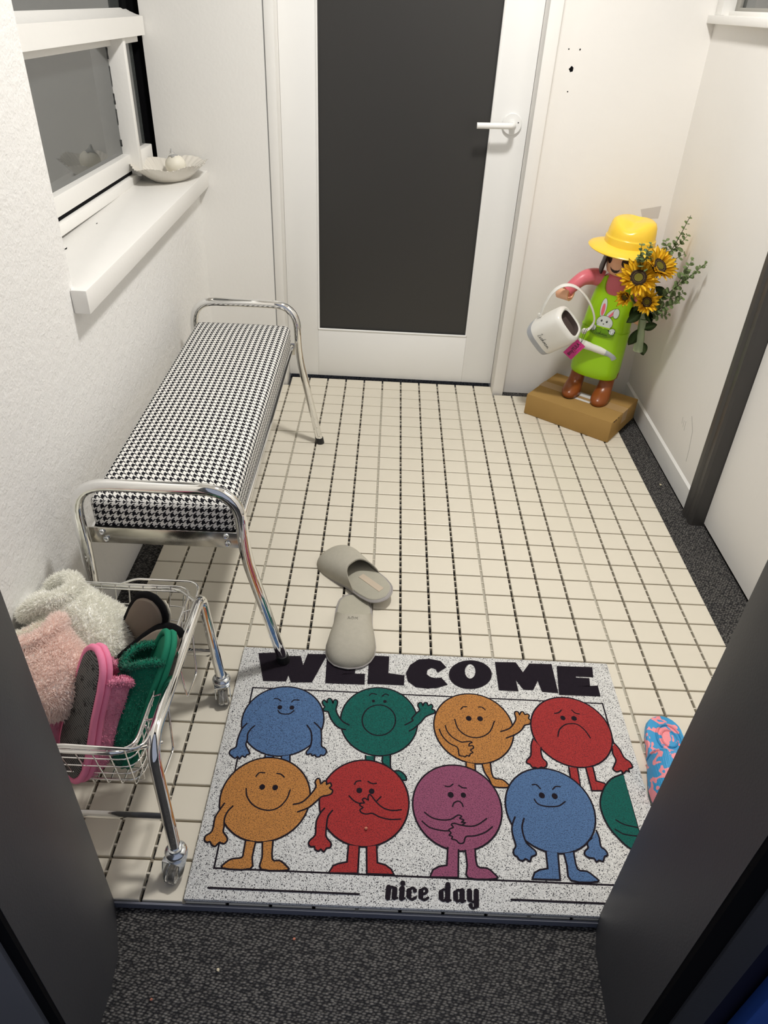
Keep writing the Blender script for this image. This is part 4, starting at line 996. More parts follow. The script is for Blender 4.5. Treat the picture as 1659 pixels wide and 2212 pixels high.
rings(bm, [[(x * (1 + 0.25 * rr.uniform(-1, 1)) - 0.002 * k, y * (1 + 0.25 * rr.uniform(-1, 1)), z) for x, y, z in ell(-0.004, 0, z, r, r, 12)] for k, (r, z) in enumerate(((0.018, 0.058), (0.010, 0.064), (0.005, 0.071), (0.0015, 0.079)))], cap0=False)
sm('film_twist', bm, FILM, sp_, 80)

# ================================================================== cardboard box
CARD = mat('kraft_cardboard', srgb('A5844F'), 0.85, spec=0.15, var=0.07, vscale=14)
CARDT = mat('brown_parcel_tape', srgb('AD8D60'), 0.35, var=0.04, vscale=10)
A_, B_, C2 = Vector((0.5537, 0.2293, 0)), Vector((0.8313, 0.0259, 0)), Vector((0.990, 0.236, 0))
e1 = (B_ - A_); e2 = e1.normalized().cross(Vector((0, 0, -1))) * -1
e2 = Vector((-e1.y, e1.x, 0)).normalized(); LB, WB, HB = e1.length, 0.256, 0.0795
bx_ = thing('cardboard_box', 'flat brown cardboard box carrying the toy gardener in the corner', 'box'); bx_.matrix_world = frame(tuple(A_ + Vector((0, 0, 0.0005))), tuple(e2), (0, 0, 1))
sm('box_body', bbox(0, LB, 0, WB, 0, HB, 0.0022), CARD, bx_)
for y0, y1 in ((0.001, WB / 2 - 0.0008), (WB / 2 + 0.0008, WB - 0.001)): sm('box_flap', bbox(0.001, LB - 0.001, y0, y1, HB - 0.0008, HB + 0.0016, 0.0008, 1), CARD, bx_)
bm = newbm(); box(bm, -0.0006, LB + 0.0006, WB / 2 - 0.025, WB / 2 + 0.025, HB + 0.0014, HB + 0.0022); box(bm, LB - 0.0002, LB + 0.0008, WB / 2 - 0.025, WB / 2 + 0.025, HB * 0.45, HB + 0.002); obj('parcel_tape', bm, CARDT, bx_)
LABW = mat('white_paper_label', (0.72, 0.72, 0.70), 0.5)
bm = newbm(); box(bm, 0.125, 0.215, WB / 2 - 0.038, WB / 2 + 0.03, HB + 0.0018, HB + 0.0026); obj('paper_label', bm, LABW, bx_)
bm = newbm(); box(bm, 0.12, 0.22, WB / 2 - 0.024, WB / 2 - 0.004, HB + 0.0024, HB + 0.0029); obj('parcel_tape', bm, CARDT, bx_)
for k, (u, v_, ww) in enumerate(((0.325, 0.016, 0.010), (0.334, 0.034, 0.007), (0.339, 0.06, 0.004))):
    bm = newbm(); box(bm, LB - 0.002, LB + 0.0009, v_, v_ + ww * 1.5, HB - 0.003, HB - 0.0005); obj('torn_edge', bm, mat('dark_cardboard', srgb('4A371F'), 0.9), bx_)

# ================================================================== big toy gardener
GREEN = mat('lime_plastic', srgb('98CA12'), 0.30); YEL = mat('yellow_plastic', srgb('F8CF42'), 0.25); PINK = mat('pink_plastic', srgb('D9707C'), 0.35)
BRN = mat('brown_plastic', srgb('8A4A20'), 0.28); SKIN = mat('peach_plastic', srgb('EDB795'), 0.38); HAIR = mat('dark_brown_plastic', srgb('2B1B1A'), 0.35); EYE = mat('brown_eye_print', srgb('2E1710'), 0.3)
FIG = Vector((0.790, 0.252, 0.0828)); YAW = math.radians(-29)
toy = thing('toy_gardener', 'large toy gardener figure with yellow hat and lime apron standing on the box', 'toy figure', FIG, (0, math.radians(2.0), YAW))
def loft(name, secs, m, n=36, ang=50, p=0.85, parent=None, cap0=True, cap1=True):
    bm = newbm(); rings(bm, [ell(cx, cy, z, rx, ry, n, p) for cx, cy, z, rx, ry in secs], cap0, cap1); return sm(name, bm, m, parent or toy, ang)
for sx in (-1, 1):
    x = sx * 0.056
    loft('boot', [(x, -0.032, 0.0, 0.027, 0.050), (x, -0.033, 0.004, 0.032, 0.056), (x, -0.034, 0.016, 0.0335, 0.058), (x, -0.030, 0.027, 0.032, 0.053), (x, -0.016, 0.040, 0.030, 0.040), (x, 0.000, 0.054, 0.0275, 0.029), (x, 0.004, 0.075, 0.0265, 0.0265), (x, 0.004, 0.090, 0.0275, 0.0275), (x, 0.004, 0.094, 0.033, 0.033), (x, 0.004, 0.112, 0.034, 0.034), (x, 0.004, 0.13, 0.03, 0.03)], BRN, 28, 55, 0.95)
# skirt of the apron, then the bib, then the torso
SK = [(0, 0.008, 0.105, 0.068, 0.036), (0, 0.006, 0.098, 0.079, 0.050), (0, 0.004, 0.094, 0.085, 0.055), (0, 0.004, 0.100, 0.0885, 0.0585), (0, 0.004, 0.13, 0.0895, 0.0585), (0, 0.004, 0.19, 0.0875, 0.056), (0, 0.004, 0.252, 0.086, 0.0535), (0, 0.004, 0.268, 0.086, 0.0535), (0, 0.004, 0.2715, 0.0865, 0.052), (0, 0.004, 0.272, 0.078, 0.048)]
bm = newbm(); rs = [ell(cx, cy, z, rx, ry, 40, 0.80) for cx, cy, z, rx, ry in SK]
rs = [[(x, y, z - (0.004 * max(0, -y / 0.058) if z < 0.14 else 0)) for x, y, z in r] for r in rs]
rings(bm, rs); ap = sm('apron', bm, GREEN, toy, 40)
TORSO = [(0.25, 0.079, 0.046), (0.30, 0.077, 0.046), (0.35, 0.073, 0.044), (0.39, 0.068, 0.041), (0.42, 0.063, 0.039), (0.445, 0.054, 0.036), (0.458, 0.040, 0.032), (0.466, 0.026, 0.026)]
loft('torso', [(0, 0.004, z, a, b) for z, a, b in TORSO], PINK, 40, 60, 0.85)
def tor(z):
    for (z0, a0, b0), (z1, a1, b1) in zip(TORSO, TORSO[1:]):
        if z <= z1: t = max(0, (z - z0) / (z1 - z0)); return a0 + (a1 - a0) * t, b0 + (b1 - b0) * t
    return TORSO[-1][1:]
def on_body(phi, z, off=0.0, base=None):
    a, b = base(z) if base else tor(z)
    c, s = math.cos(phi - PI / 2), math.sin(phi - PI / 2)
    return Vector(((a + off) * math.copysign(abs(c) ** 0.85, c), 0.004 + (b + off) * math.copysign(abs(s) ** 0.85, s), z))
def ztop(ph):
    d = abs(math.degrees(ph))
    if d < 34: return 0.398 + 0.048 * (d / 34) ** 3
    if d < 50: return 0.446 + 0.010 * math.sin((d - 34) / 16 * PI / 2)
    if d < 64: return 0.456 - 0.010 * (d - 50) / 14
    if d < 76: return 0.446 - 0.07 * (d - 64) / 12
    return 0.376 - 0.05 * min(1, (d - 76) / 40)
bm = newbm(); nph, nz = 64, 14; W2 = math.radians(105)
o1 = [[bm.verts.new(on_body(-W2 + 2 * W2 * i / nph, 0.262 + (ztop(-W2 + 2 * W2 * i / nph) - 0.262) * j / nz, 0.0055)) for i in range(nph + 1)] for j in range(nz + 1)]
o2 = [[bm.verts.new(on_body(-W2 + 2 * W2 * i / nph, 0.262 + (ztop(-W2 + 2 * W2 * i / nph) - 0.262) * j / nz, -0.001)) for i in range(nph + 1)] for j in range(nz + 1)]
for j in range(nz):
    for i in range(nph): bm.faces.new((o1[j][i], o1[j][i + 1], o1[j + 1][i + 1], o1[j + 1][i])); bm.faces.new((o2[j][i], o2[j + 1][i], o2[j + 1][i + 1], o2[j][i + 1]))
for i in range(nph): bm.faces.new((o1[nz][i], o1[nz][i + 1], o2[nz][i + 1], o2[nz][i]))
for j in range(nz): bm.faces.new((o1[j][0], o1[j + 1][0], o2[j + 1][0], o2[j][0])); bm.faces.new((o1[j][nph], o2[j][nph], o2[j + 1][nph], o1[j + 1][nph]))
bib = sm('apron_bib', bm, GREEN, toy, 50)
# printed rabbit on the bib (x right, z up, wrapped onto the bib's surface)
def bibpt(x, z, k):
    a, b = tor(max(z, 0.25)); a += 0.0058; b += 0.0058
    c = max(-0.999, min(0.999, x / a)); cc = math.copysign(abs(c) ** (1 / 0.85), c); s = -math.sqrt(1 - cc * cc)
    y = 0.004 + b * -abs(s) ** 0.85 - 0.0003 - k * 0.00022
    if z < 0.275: y = min(y, 0.004 - 0.0545 - 0.0003 - k * 0.00022)
    return (x, y, z)
def decal(nm, pts, m, k, par=None):
    bm = newbm()
    f = bm.faces.new([bm.verts.new((p[0], 0, p[1])) for p in pts]); bmesh.ops.triangulate(bm, faces=[f])
    bmesh.ops.subdivide_edges(bm, edges=bm.edges[:], cuts=1)
    for v in bm.verts: v.co = bibpt(v.co.x, v.co.z, k)
    return obj(nm, bm, m, par or bib)
def oval(cx, cz, rx, rz, rot=0, n=22):
    return [(cx + rx * math.cos(t) * math.cos(rot) - rz * math.sin(t) * math.sin(rot), cz + rx * math.cos(t) * math.sin(rot) + rz * math.sin(t) * math.cos(rot)) for t in [2 * PI * i / n for i in range(n)]]
RW = mat('rabbit_white_print', (0.62, 0.66, 0.64), 0.35); RB = mat('rabbit_black_print', (0.01, 0.012, 0.012), 0.4); RP = mat('rabbit_pink_print', srgb('E0687A'), 0.4); RG = mat('rabbit_shade_green_print', srgb('5E8A06'), 0.35)
RX, RZ = 0.000, 0.302
def both(nm, pts_o, pts_i, k): decal(nm, pts_o, RB, k); decal(nm, pts_i, RW, k + 1)
both('rabbit_ear', oval(RX - 0.017, RZ + 0.050, 0.0115, 0.034, 0.02), oval(RX - 0.017, RZ + 0.050, 0.0105, 0.033, 0.02), 1)
decal('rabbit_ear', oval(RX - 0.0165, RZ + 0.044, 0.006, 0.022, 0.02), RP, 3)
both('rabbit_ear', oval(RX + 0.017, RZ + 0.038, 0.0105, 0.024, -0.75), oval(RX + 0.017, RZ + 0.038, 0.0095, 0.023, -0.75), 4)
both('rabbit_ear', oval(RX + 0.031, RZ + 0.040, 0.0105, 0.018, 0.05), oval(RX + 0.031, RZ + 0.040, 0.0095, 0.017, 0.05), 6)
decal('rabbit_ear', [(RX + 0.004, RZ + 0.022), (RX + 0.021, RZ + 0.047), (RX + 0.021, RZ + 0.032), (RX + 0.013, RZ + 0.022)], RP, 8)
both('rabbit_head', oval(RX, RZ, 0.0295, 0.0255), oval(RX, RZ, 0.0285, 0.0245), 9)
for sx in (-1, 1):
    decal('rabbit_eye', oval(RX + sx * 0.0095 - 0.002, RZ + 0.006, 0.0034, 0.0042), RB, 11)
    decal('rabbit_eye', oval(RX + sx * 0.0095 - 0.003, RZ + 0.0078, 0.0012, 0.0013), RW, 12)
    for dz in (0.0, 0.005):
        decal('rabbit_whisker', [(RX + sx * 0.017, RZ - 0.004 - dz * 0.4), (RX + sx * 0.026, RZ - 0.001 - dz * 1.5), (RX + sx * 0.026, RZ - 0.0017 - dz * 1.5)], RB, 11)
decal('rabbit_nose', [(RX - 0.0055, RZ - 0.003), (RX + 0.0015, RZ - 0.003), (RX - 0.002, RZ - 0.0075)], RB, 11)
decal('rabbit_pocket', oval(RX, RZ - 0.034, 0.044, 0.0155), RB, 13); decal('rabbit_pocket', oval(RX, RZ - 0.034, 0.043, 0.0147), RG, 14)
decal('rabbit_pocket', [(RX - 0.037, RZ - 0.0145), (RX + 0.037, RZ - 0.0145), (RX + 0.034, RZ - 0.0265), (RX - 0.034, RZ - 0.0265)], GREEN, 15)
for sx in (-1, 1):
    both('rabbit_paw', oval(RX + sx * 0.034, RZ - 0.024, 0.0108, 0.0108), oval(RX + sx * 0.034, RZ - 0.024, 0.0099, 0.0099), 16)
    for dx in (-0.003, 0.003): decal('rabbit_paw', [(RX + sx * 0.034 + dx - 0.0004, RZ - 0.027), (RX + sx * 0.034 + dx + 0.0004, RZ - 0.027), (RX + sx * 0.034 + dx + 0.0004, RZ - 0.033), (RX + sx * 0.034 + dx - 0.0004, RZ - 0.033)], RB, 18)
# signature-like script word, drawn as one pen line
def script(seq):
    return sm2(seq, 4)
SCR = [(0.0, 0.9), (0.25, 1.0), (0.15, 0.5), (0.0, 0.05), (0.2, 0.0), (0.45, 0.08), (0.6, 0.3), (0.5, 0.42), (0.42, 0.2), (0.6, 0.02), (0.8, 0.12), (1.0, 0.38), (0.88, 0.4), (0.84, 0.1), (1.05, 0.05), (1.25, 0.5), (1.38, 0.95), (1.28, 0.6), (1.2, 0.02), (1.38, 0.38), (1.5, 0.05), (1.68, 0.1), (1.72, 0.4), (1.72, 0.08), (1.95, 0.4), (1.98, 0.05), (2.15, 0.36), (2.4, 0.36), (2.2, 0.02), (2.5, 0.04), (2.75, 0.38), (2.6, 0.2), (2.75, 0.02), (2.95, 0.35), (2.95, 0.04), (3.2, 0.08)]
def scriptmesh(nm, width, m, parent, mw, wd):
    k = width / 3.2; bm = newbm(); stroke(bm, script([(x * k - width / 2, z * k) for x, z in SCR]), wd, 0, 6)
    o = obj(nm, bm, m, parent, recalc=False); o.matrix_basis = mw; return o
PEN = mat('dark_script_ink', (0.02, 0.03, 0.01), 0.5)
bm = newbm(); k_ = 0.046 / 3.2; stroke(bm, script([(x * k_ - 0.023 + RX, z * k_ + RZ - 0.043) for x, z in SCR]), 0.0009, 0, 6)
for v in bm.verts: v.co = bibpt(v.co.x, v.co.y, 20)
obj('script_lettering', bm, PEN, bib, recalc=False)
# head, face, hair, hat
HD = [(0.458, 0.022, 0.022), (0.463, 0.040, 0.040), (0.470, 0.050, 0.050), (0.485, 0.0565, 0.0565), (0.51, 0.059, 0.059), (0.545, 0.060, 0.060), (0.575, 0.058, 0.058)]
TURN = math.radians(-14)
head = loft('head', [(0, 0.002, z, a, b) for z, a, b in HD], SKIN, 40, 70, 1.0)
head.rotation_euler = (0, 0, TURN)
def face(nm, pts, m, k=1):
    bm = newbm(); f = bm.faces.new([bm.verts.new((p[0], 0, p[1])) for p in pts]); bmesh.ops.triangulate(bm, faces=[f]); bmesh.ops.subdivide_edges(bm, edges=bm.edges[:], cuts=1)
    for v in bm.verts:
        z = v.co.z; r_ = 0.0565 + (0.059 - 0.0565) * min(1, max(0, (z - 0.485) / 0.025)) + 0.0006 * k + 0.001 * max(0, min(1, (z - 0.51) / .035))
        if z < 0.485: r_ -= 0.0065 * (0.485 - z) / 0.015
        v.co = Vector((v.co.x, 0.002 - math.sqrt(max(1e-6, r_ * r_ - v.co.x ** 2)), z))
    return obj(nm, bm, m, head)
for sx in (-1, 1): face('eye', oval(sx * 0.0285, 0.5165, 0.0105, 0.0150), EYE)
face('mouth', [(-0.019, 0.494), (-0.012, 0.488), (0.0, 0.4855), (0.012, 0.488), (0.019, 0.494), (0.0155, 0.484), (0.008, 0.4775), (0, 0.4755), (-0.008, 0.4775), (-0.0155, 0.484)], EYE)
bm = newbm(); n = 44; a0, a1 = math.radians(50), math.radians(310)
def hp(i, j, r_):
    ph = a0 + (a1 - a0) * i / n; d = min(i, n - i) / n
    zb = 0.462 + 0.028 * min(1, d * 5)
    z = zb + (0.575 - zb) * j / 6
    rr_h = r_ + (0.010 * (1 - j / 6) ** 2)
    return Vector((rr_h * math.sin(ph), 0.002 - rr_h * math.cos(ph), z))
q1 = [[bm.verts.new(hp(i, j, 0.067)) for i in range(n + 1)] for j in range(7)]; q2 = [[bm.verts.new(hp(i, j, 0.0605)) for i in range(n + 1)] for j in range(7)]
for j in range(6):
    for i in range(n): bm.faces.new((q1[j][i], q1[j][i + 1], q1[j + 1][i + 1], q1[j + 1][i])); bm.faces.new((q2[j][i], q2[j + 1][i], q2[j + 1][i + 1], q2[j][i + 1]))
    bm.faces.new((q1[j][0], q1[j + 1][0], q2[j + 1][0], q2[j][0])); bm.faces.new((q1[j][n], q2[j][n], q2[j + 1][n], q1[j + 1][n]))
for i in range(n): bm.faces.new((q1[0][i], q2[0][i], q2[0][i + 1], q1[0][i + 1]))
sm('hair', bm, HAIR, toy, 50)
hat = thing('hat'); hat.parent = toy; bpy.data.objects.remove(hat)
bm = newbm()
brim = [(0.066, 0.556, 0), (0.100, 0.5535, 1), (0.122, 0.548, 1), (0.130, 0.5455, 1), (0.1335, 0.5490, 1), (0.130, 0.553, 1), (0.118, 0.558, 1), (0.100, 0.563, 1), (0.083, 0.5685, 0)]
def brim_ring(r, z, d): 
    out = []
    for i in range(56):
        t = 2 * PI * i / 56; out.append((r * math.cos(t), 0.004 + r * 0.90 * math.sin(t), z - d * 0.012 * (r / 0.13) ** 2 * (math.sin(t) ** 2) * (0.45 if math.sin(t) < 0 else 0.6) + 0.006 * math.cos(t) * r / 0.13 * 0))
    return out
rings(bm, [brim_ring(*b_) for b_ in brim], cap0=True, cap1=False); sm('hat_brim', bm, YEL, toy, 40)
crown = [(0.0845, 0.564), (0.0840, 0.576), (0.0830, 0.5865), (0.0800, 0.5890), (0.0790, 0.593), (0.0780, 0.606), (0.0750, 0.624), (0.070, 0.636), (0.061, 0.6420), (0.045, 0.6440), (0.025, 0.6445), (0.004, 0.6445)]
bm = newbm(); rs = []
for r, z in crown:
    q = []
    for i in range(56):
        t = 2 * PI * i / 56; x = r * math.cos(t); y = 0.004 + r * 0.98 * math.sin(t)
        zz = z
        k = max(0, (z - 0.60) / 0.045)
        if z > 0.60:
            fr = max(0, -math.sin(t))
            pinch = 1 - 0.34 * k * fr * (abs(math.cos(t)) ** 0.8)
            x *= pinch
            zz -= 0.022 * k * fr ** 2 * (r / 0.07) - 0.004 * k * max(0, math.sin(t)) * r / 0.07
            zz -= 0.012 * k * math.exp(-(x / 0.024) ** 2) * (1 if r < 0.05 else 0.4)
        q.append((x, y, zz))
    rs.append(q)
rings(bm, rs, cap0=False); sm('hat_crown', bm, YEL, toy, 42)
# arms and gripping hands
def arm(pts, rads, wrist_dir, open_dir):
    c = catmull(pts, 6); m_ = len(c)
    rd = []
    for i in range(m_):
        f = i / (m_ - 1) * (len(rads) - 1); k = int(min(f, len(rads) - 2)); rd.append(rads[k] + (rads[k + 1] - rads[k]) * (f - k))
    bm = newbm(); tube(bm, c, rd, 20, flat=(1.0, 1.0)); a = sm('arm', bm, PINK, toy, 60)
    # C-shaped grip: a slit cylinder wall, five joined rings of it
    P0 = Vector(pts[-1]); d = Vector(wrist_dir).normalized(); od = Vector(open_dir); od = (od - d * od.dot(d)).normalized(); ud = d.cross(od)
    bm = newbm(); rc, th, ln_ = 0.0185, 0.0070, 0.046
    ctr = P0 + d * 0.012
    ng = 22; a_in = math.radians(42); sect = []
    for r_ in (rc + th, rc):
        sect.append([(r_ * math.cos(a_in + (2 * PI - 2 * a_in) * i / ng), r_ * math.sin(a_in + (2 * PI - 2 * a_in) * i / ng)) for i in range(ng + 1)])
    prof = sect[0] + sect[1][::-1]
    rs_ = []
    for h_ in (-ln_ / 2, -ln_ / 2 + 0.003, ln_ / 2 - 0.003, ln_ / 2):
        rs_.append([tuple(ctr + od * p[0] + ud * h_ + d * p[1] * 1.0) for p in prof])
    rings(bm, rs_); sm('hand', bm, SKIN, toy, 35)
    bm = newbm(); tube(bm, [P0 - d * 0.010, P0 - d * 0.001], 0.016, 16); sm('wrist', bm, SKIN, toy)
    return ctr
ROOT = Matrix.Translation(FIG) @ Euler((0, math.radians(2.0), YAW)).to_matrix().to_4x4()
RINV = ROOT.inverted()
def loc_(p): return RINV @ Vector(p)
hl = loc_((0.611, 0.232, 0.478))
arm([(-0.055, 0.004, 0.432), (-0.088, -0.006, 0.436), (-0.118, -0.040, 0.428), tuple(hl + Vector((0.010, 0.034, -0.004)))], [0.029, 0.029, 0.027, 0.023, 0.020], (-0.25, -0.95, -0.15), (-0.45, 0.15, 0.05) if False else (-0.1, -0.2, 1.0))
hr = loc_((0.863, 0.128, 0.428))
arm([(0.055, 0.004, 0.432), (0.086, 0.002, 0.418), (0.108, -0.015, 0.375), tuple(hr + Vector((-0.002, 0.034, 0.006)))], [0.029, 0.029, 0.027, 0.023, 0.020], (0.15, -0.95, -0.25), (0.3, -0.9, 0.2))

# ================================================================== watering can hung on the toy's hand
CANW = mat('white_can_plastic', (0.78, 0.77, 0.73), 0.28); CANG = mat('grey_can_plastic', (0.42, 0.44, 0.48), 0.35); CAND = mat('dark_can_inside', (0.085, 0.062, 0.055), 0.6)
can = thing('watering_can', 'white watering can with grey base hanging from the toy hand, pink tag tied on', 'watering can')
tilt = math.radians(44)
U = Vector((0.62, -0.50, 0.64)).normalized()
Dv = Vector((0.14, 0.985, 0.0)); Dv = Dv - U * Dv.dot(U)
can.matrix_world = frame((0.556, 0.232, 0.303), Dv, U)
def csec(z, a, b, n=40, p=0.62): return ell(0, 0, z, a, b, n, p)
bm = newbm(); rings(bm, [csec(0, 0.050, 0.040), csec(0.004, 0.060, 0.049), csec(0.026, 0.0645, 0.053), csec(0.0262, 0.0635, 0.052)], cap1=True); sm('can_base', bm, CANG, can, 40)
bm = newbm(); rings(bm, [csec(0.0262, 0.064, 0.0525), csec(0.09, 0.0645, 0.053), csec(0.130, 0.0635, 0.052), csec(0.140, 0.061, 0.0495), csec(0.1465, 0.055, 0.044), csec(0.1475, 0.050, 0.038), csec(0.144, 0.0455, 0.0335)], cap0=False, cap1=False); sm('can_body', bm, CANW, can, 40)
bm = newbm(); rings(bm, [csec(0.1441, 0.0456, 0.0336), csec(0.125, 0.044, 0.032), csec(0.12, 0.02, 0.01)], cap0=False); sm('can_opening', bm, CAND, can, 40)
CI = can.matrix_world.inverted()
sq_ = [CI @ Vector(p) for p in ((0.618, 0.235, 0.330), (0.650, 0.222, 0.322), (0.700, 0.210, 0.307), (0.755, 0.202, 0.291), (0.800, 0.197, 0.279))]
bm = newbm(); tube(bm, catmull(sq_, 6), [0.026] * 3 + [0.024, 0.0215, 0.019] + [0.0165] * 4 + [0.0145] * 7 + [0.0130] * 8, 18); sm('spout', bm, CANW, can, 60)
sq_ = [CI @ Vector(p) for p in ((0.799, 0.197, 0.2793), (0.815, 0.195, 0.2745), (0.828, 0.193, 0.266), (0.834, 0.192, 0.256))]
bm = newbm(); tube(bm, catmull(sq_, 5), 0.0132, 18); sm('spout_tip', bm, CANG, can, 60)
CI = can.matrix_world.inverted()
def cp(p): return CI @ Vector(p)
hpts = [(0.548, 0.222, 0.392), (0.556, 0.216, 0.435), (0.575, 0.210, 0.482), (0.607, 0.207, 0.508), (0.648, 0.205, 0.506), (0.690, 0.203, 0.475), (0.722, 0.201, 0.432), (0.737, 0.201, 0.392), (0.729, 0.203, 0.364), (0.712, 0.208, 0.349)]
bm = newbm(); tube(bm, catmull([cp(p) for p in hpts], 6), 0.0105, 14, flat=(0.36, 1.0), upv=tuple(CI.to_3x3() @ Vector((-1, 0, 0)))); sm('handle', bm, CANW, can, 50)
for p in (hpts[0], hpts[-1]):
    bm = newbm(); lathe(bm, [(0, -0.006), (0.009, -0.006), (0.010, -0.003), (0.010, 0.004), (0, 0.006)], 16); o = sm('handle_pivot', bm, CANW, can); o.matrix_basis = Matrix.Translation(cp(p)) @ Matrix.Rotation(PI / 2, 4, 'X')
scriptmesh('script_lettering', 0.062, mat('black_ink', (0.02, 0.02, 0.02), 0.5), can, Matrix.Translation((0.0, -0.0536, 0.045)) @ Matrix.Rotation(PI / 2, 4, 'X'), 0.0013)
TAG = mat('magenta_card', srgb('C2357F'), 0.5); 
tg = thing('x'); bpy.data.objects.remove(tg)
Tm = CI @ frame((0.6795, 0.170, 0.294), tuple(Vector((0.62, 0.0, 0.80))), (0, -1, 0.12))
bm = bbox(-0.021, 0.021, -0.033, 0.033, -0.0004, 0.0004, 0.0002, 1); tgo = sm('hang_tag', bm, TAG, can); tgo.matrix_basis = Tm
q = textmesh('tag_lettering', '#myYULA', 0.012, mat('black_print', (0.01, 0.01, 0.012), 0.5), tgo, fit=(-0.028, -0.009, 0.026, 0.011), offset=0.0002)
q.matrix_basis = Matrix.Translation((0, 0, 0.0007)) @ Matrix.Rotation(PI / 2, 4, 'Z')
bm = newbm(); stroke(bm, [(0.0125, -0.006), (0.0125, 0.022)], 0.0007, 0.0007, 6); obj('tag_lettering', bm, MATS['black_print'], tgo, recalc=False)
tp = frame((0.6795, 0.170, 0.294), tuple(Vector((0.62, 0.0, 0.80))), (0, -1, 0.12)) @ Vector((0.0, 0.030, 0.0006))
for dx in (-0.003, 0.003):
    bm = newbm(); tube(bm, catmull([cp(tp), cp(Vector((tp.x + 0.006 + dx, 0.178, 0.338))), cp((0.716 + dx, 0.200, 0.362))], 6), 0.0009, 6); sm('tag_string', bm, BLACKR, can, 60)

# ================================================================== bouquet in the toy's other hand
HAND = Vector((0.866, 0.108, 0.430))
PET = mat('sunflower_petal', (1.0, 0.68, 0.045), 0.6, var=0.10, vscale=40); translucent(PET, (1.0, 0.78, 0.10), 0.4); DISCM = mat('sunflower_disc', srgb('2A190D'), 0.9, bump=0.003, bscale=300, var=0.4, vscale=200); DISCG = mat('sunflower_heart', srgb('66601A'), 0.9, bump=0.002, bscale=400, var=0.3, vscale=200)
STEM = mat('green_stem', srgb('5C7040'), 0.6, var=0.15, vscale=60); LEAF = mat('dark_leaf', srgb('3C5426'), 0.55, var=0.25, vscale=50)
def petal_mesh(L=1.0, W=0.30, curl=0.18, seed=0):
    bm = newbm(); n = 6; cols = []
    for i in range(n + 1):
        t = i / n; wd = W / 2 * math.sin(PI * (0.12 + 0.88 * t) ** 0.85) if t < 1 else 0.01
        z = curl * (t ** 1.5) * L * 0.5 - 0.28 * curl * t ** 3
        cols.append([(-wd, t * L, z + wd * 0.35), (0, t * L, z), (wd, t * L, z + wd * 0.35)])
    vv = [[bm.verts.new(p) for p in c] for c in cols]
    for a, b in zip(vv, vv[1:]):
        for k in range(2): bm.faces.new((a[k], a[k + 1], b[k + 1], b[k]))
    bmesh.ops.solidify(bm, geom=bm.faces[:], thickness=0.012)
    me = bpy.data.meshes.new('petal'); bm.to_mesh(me); bm.free(); me.materials.append(PET)
    for p in me.polygons: p.use_smooth = True
    return me
PM = [petal_mesh(1.0, 0.40, 0.40), petal_mesh(1.0, 0.36, 0.1), petal_mesh(0.92, 0.38, 0.6)]
def leaf_mesh(W=0.6, mcol=LEAF, curl=0.25):
    bm = newbm(); n = 6; vv = []
    for i in range(n + 1):
        t = i / n; wd = max(0.01, W / 2 * math.sin(PI * min(1, t * 0.96 + 0.03)) ** 0.8); z = -curl * t * t
        vv.append([bm.verts.new(p) for p in ((-wd, t, z + wd * 0.3), (0, t, z), (wd, t, z + wd * 0.3))])
    for a, b in zip(vv, vv[1:]):
        for k in range(2): bm.faces.new((a[k], a[k + 1], b[k + 1], b[k]))
    bmesh.ops.solidify(bm, geom=bm.faces[:], thickness=0.02)
    me = bpy.data.meshes.new('leaf'); bm.to_mesh(me); bm.free(); me.materials.append(mcol)
    for p in me.polygons: p.use_smooth = True
    return me
LM = leaf_mesh()
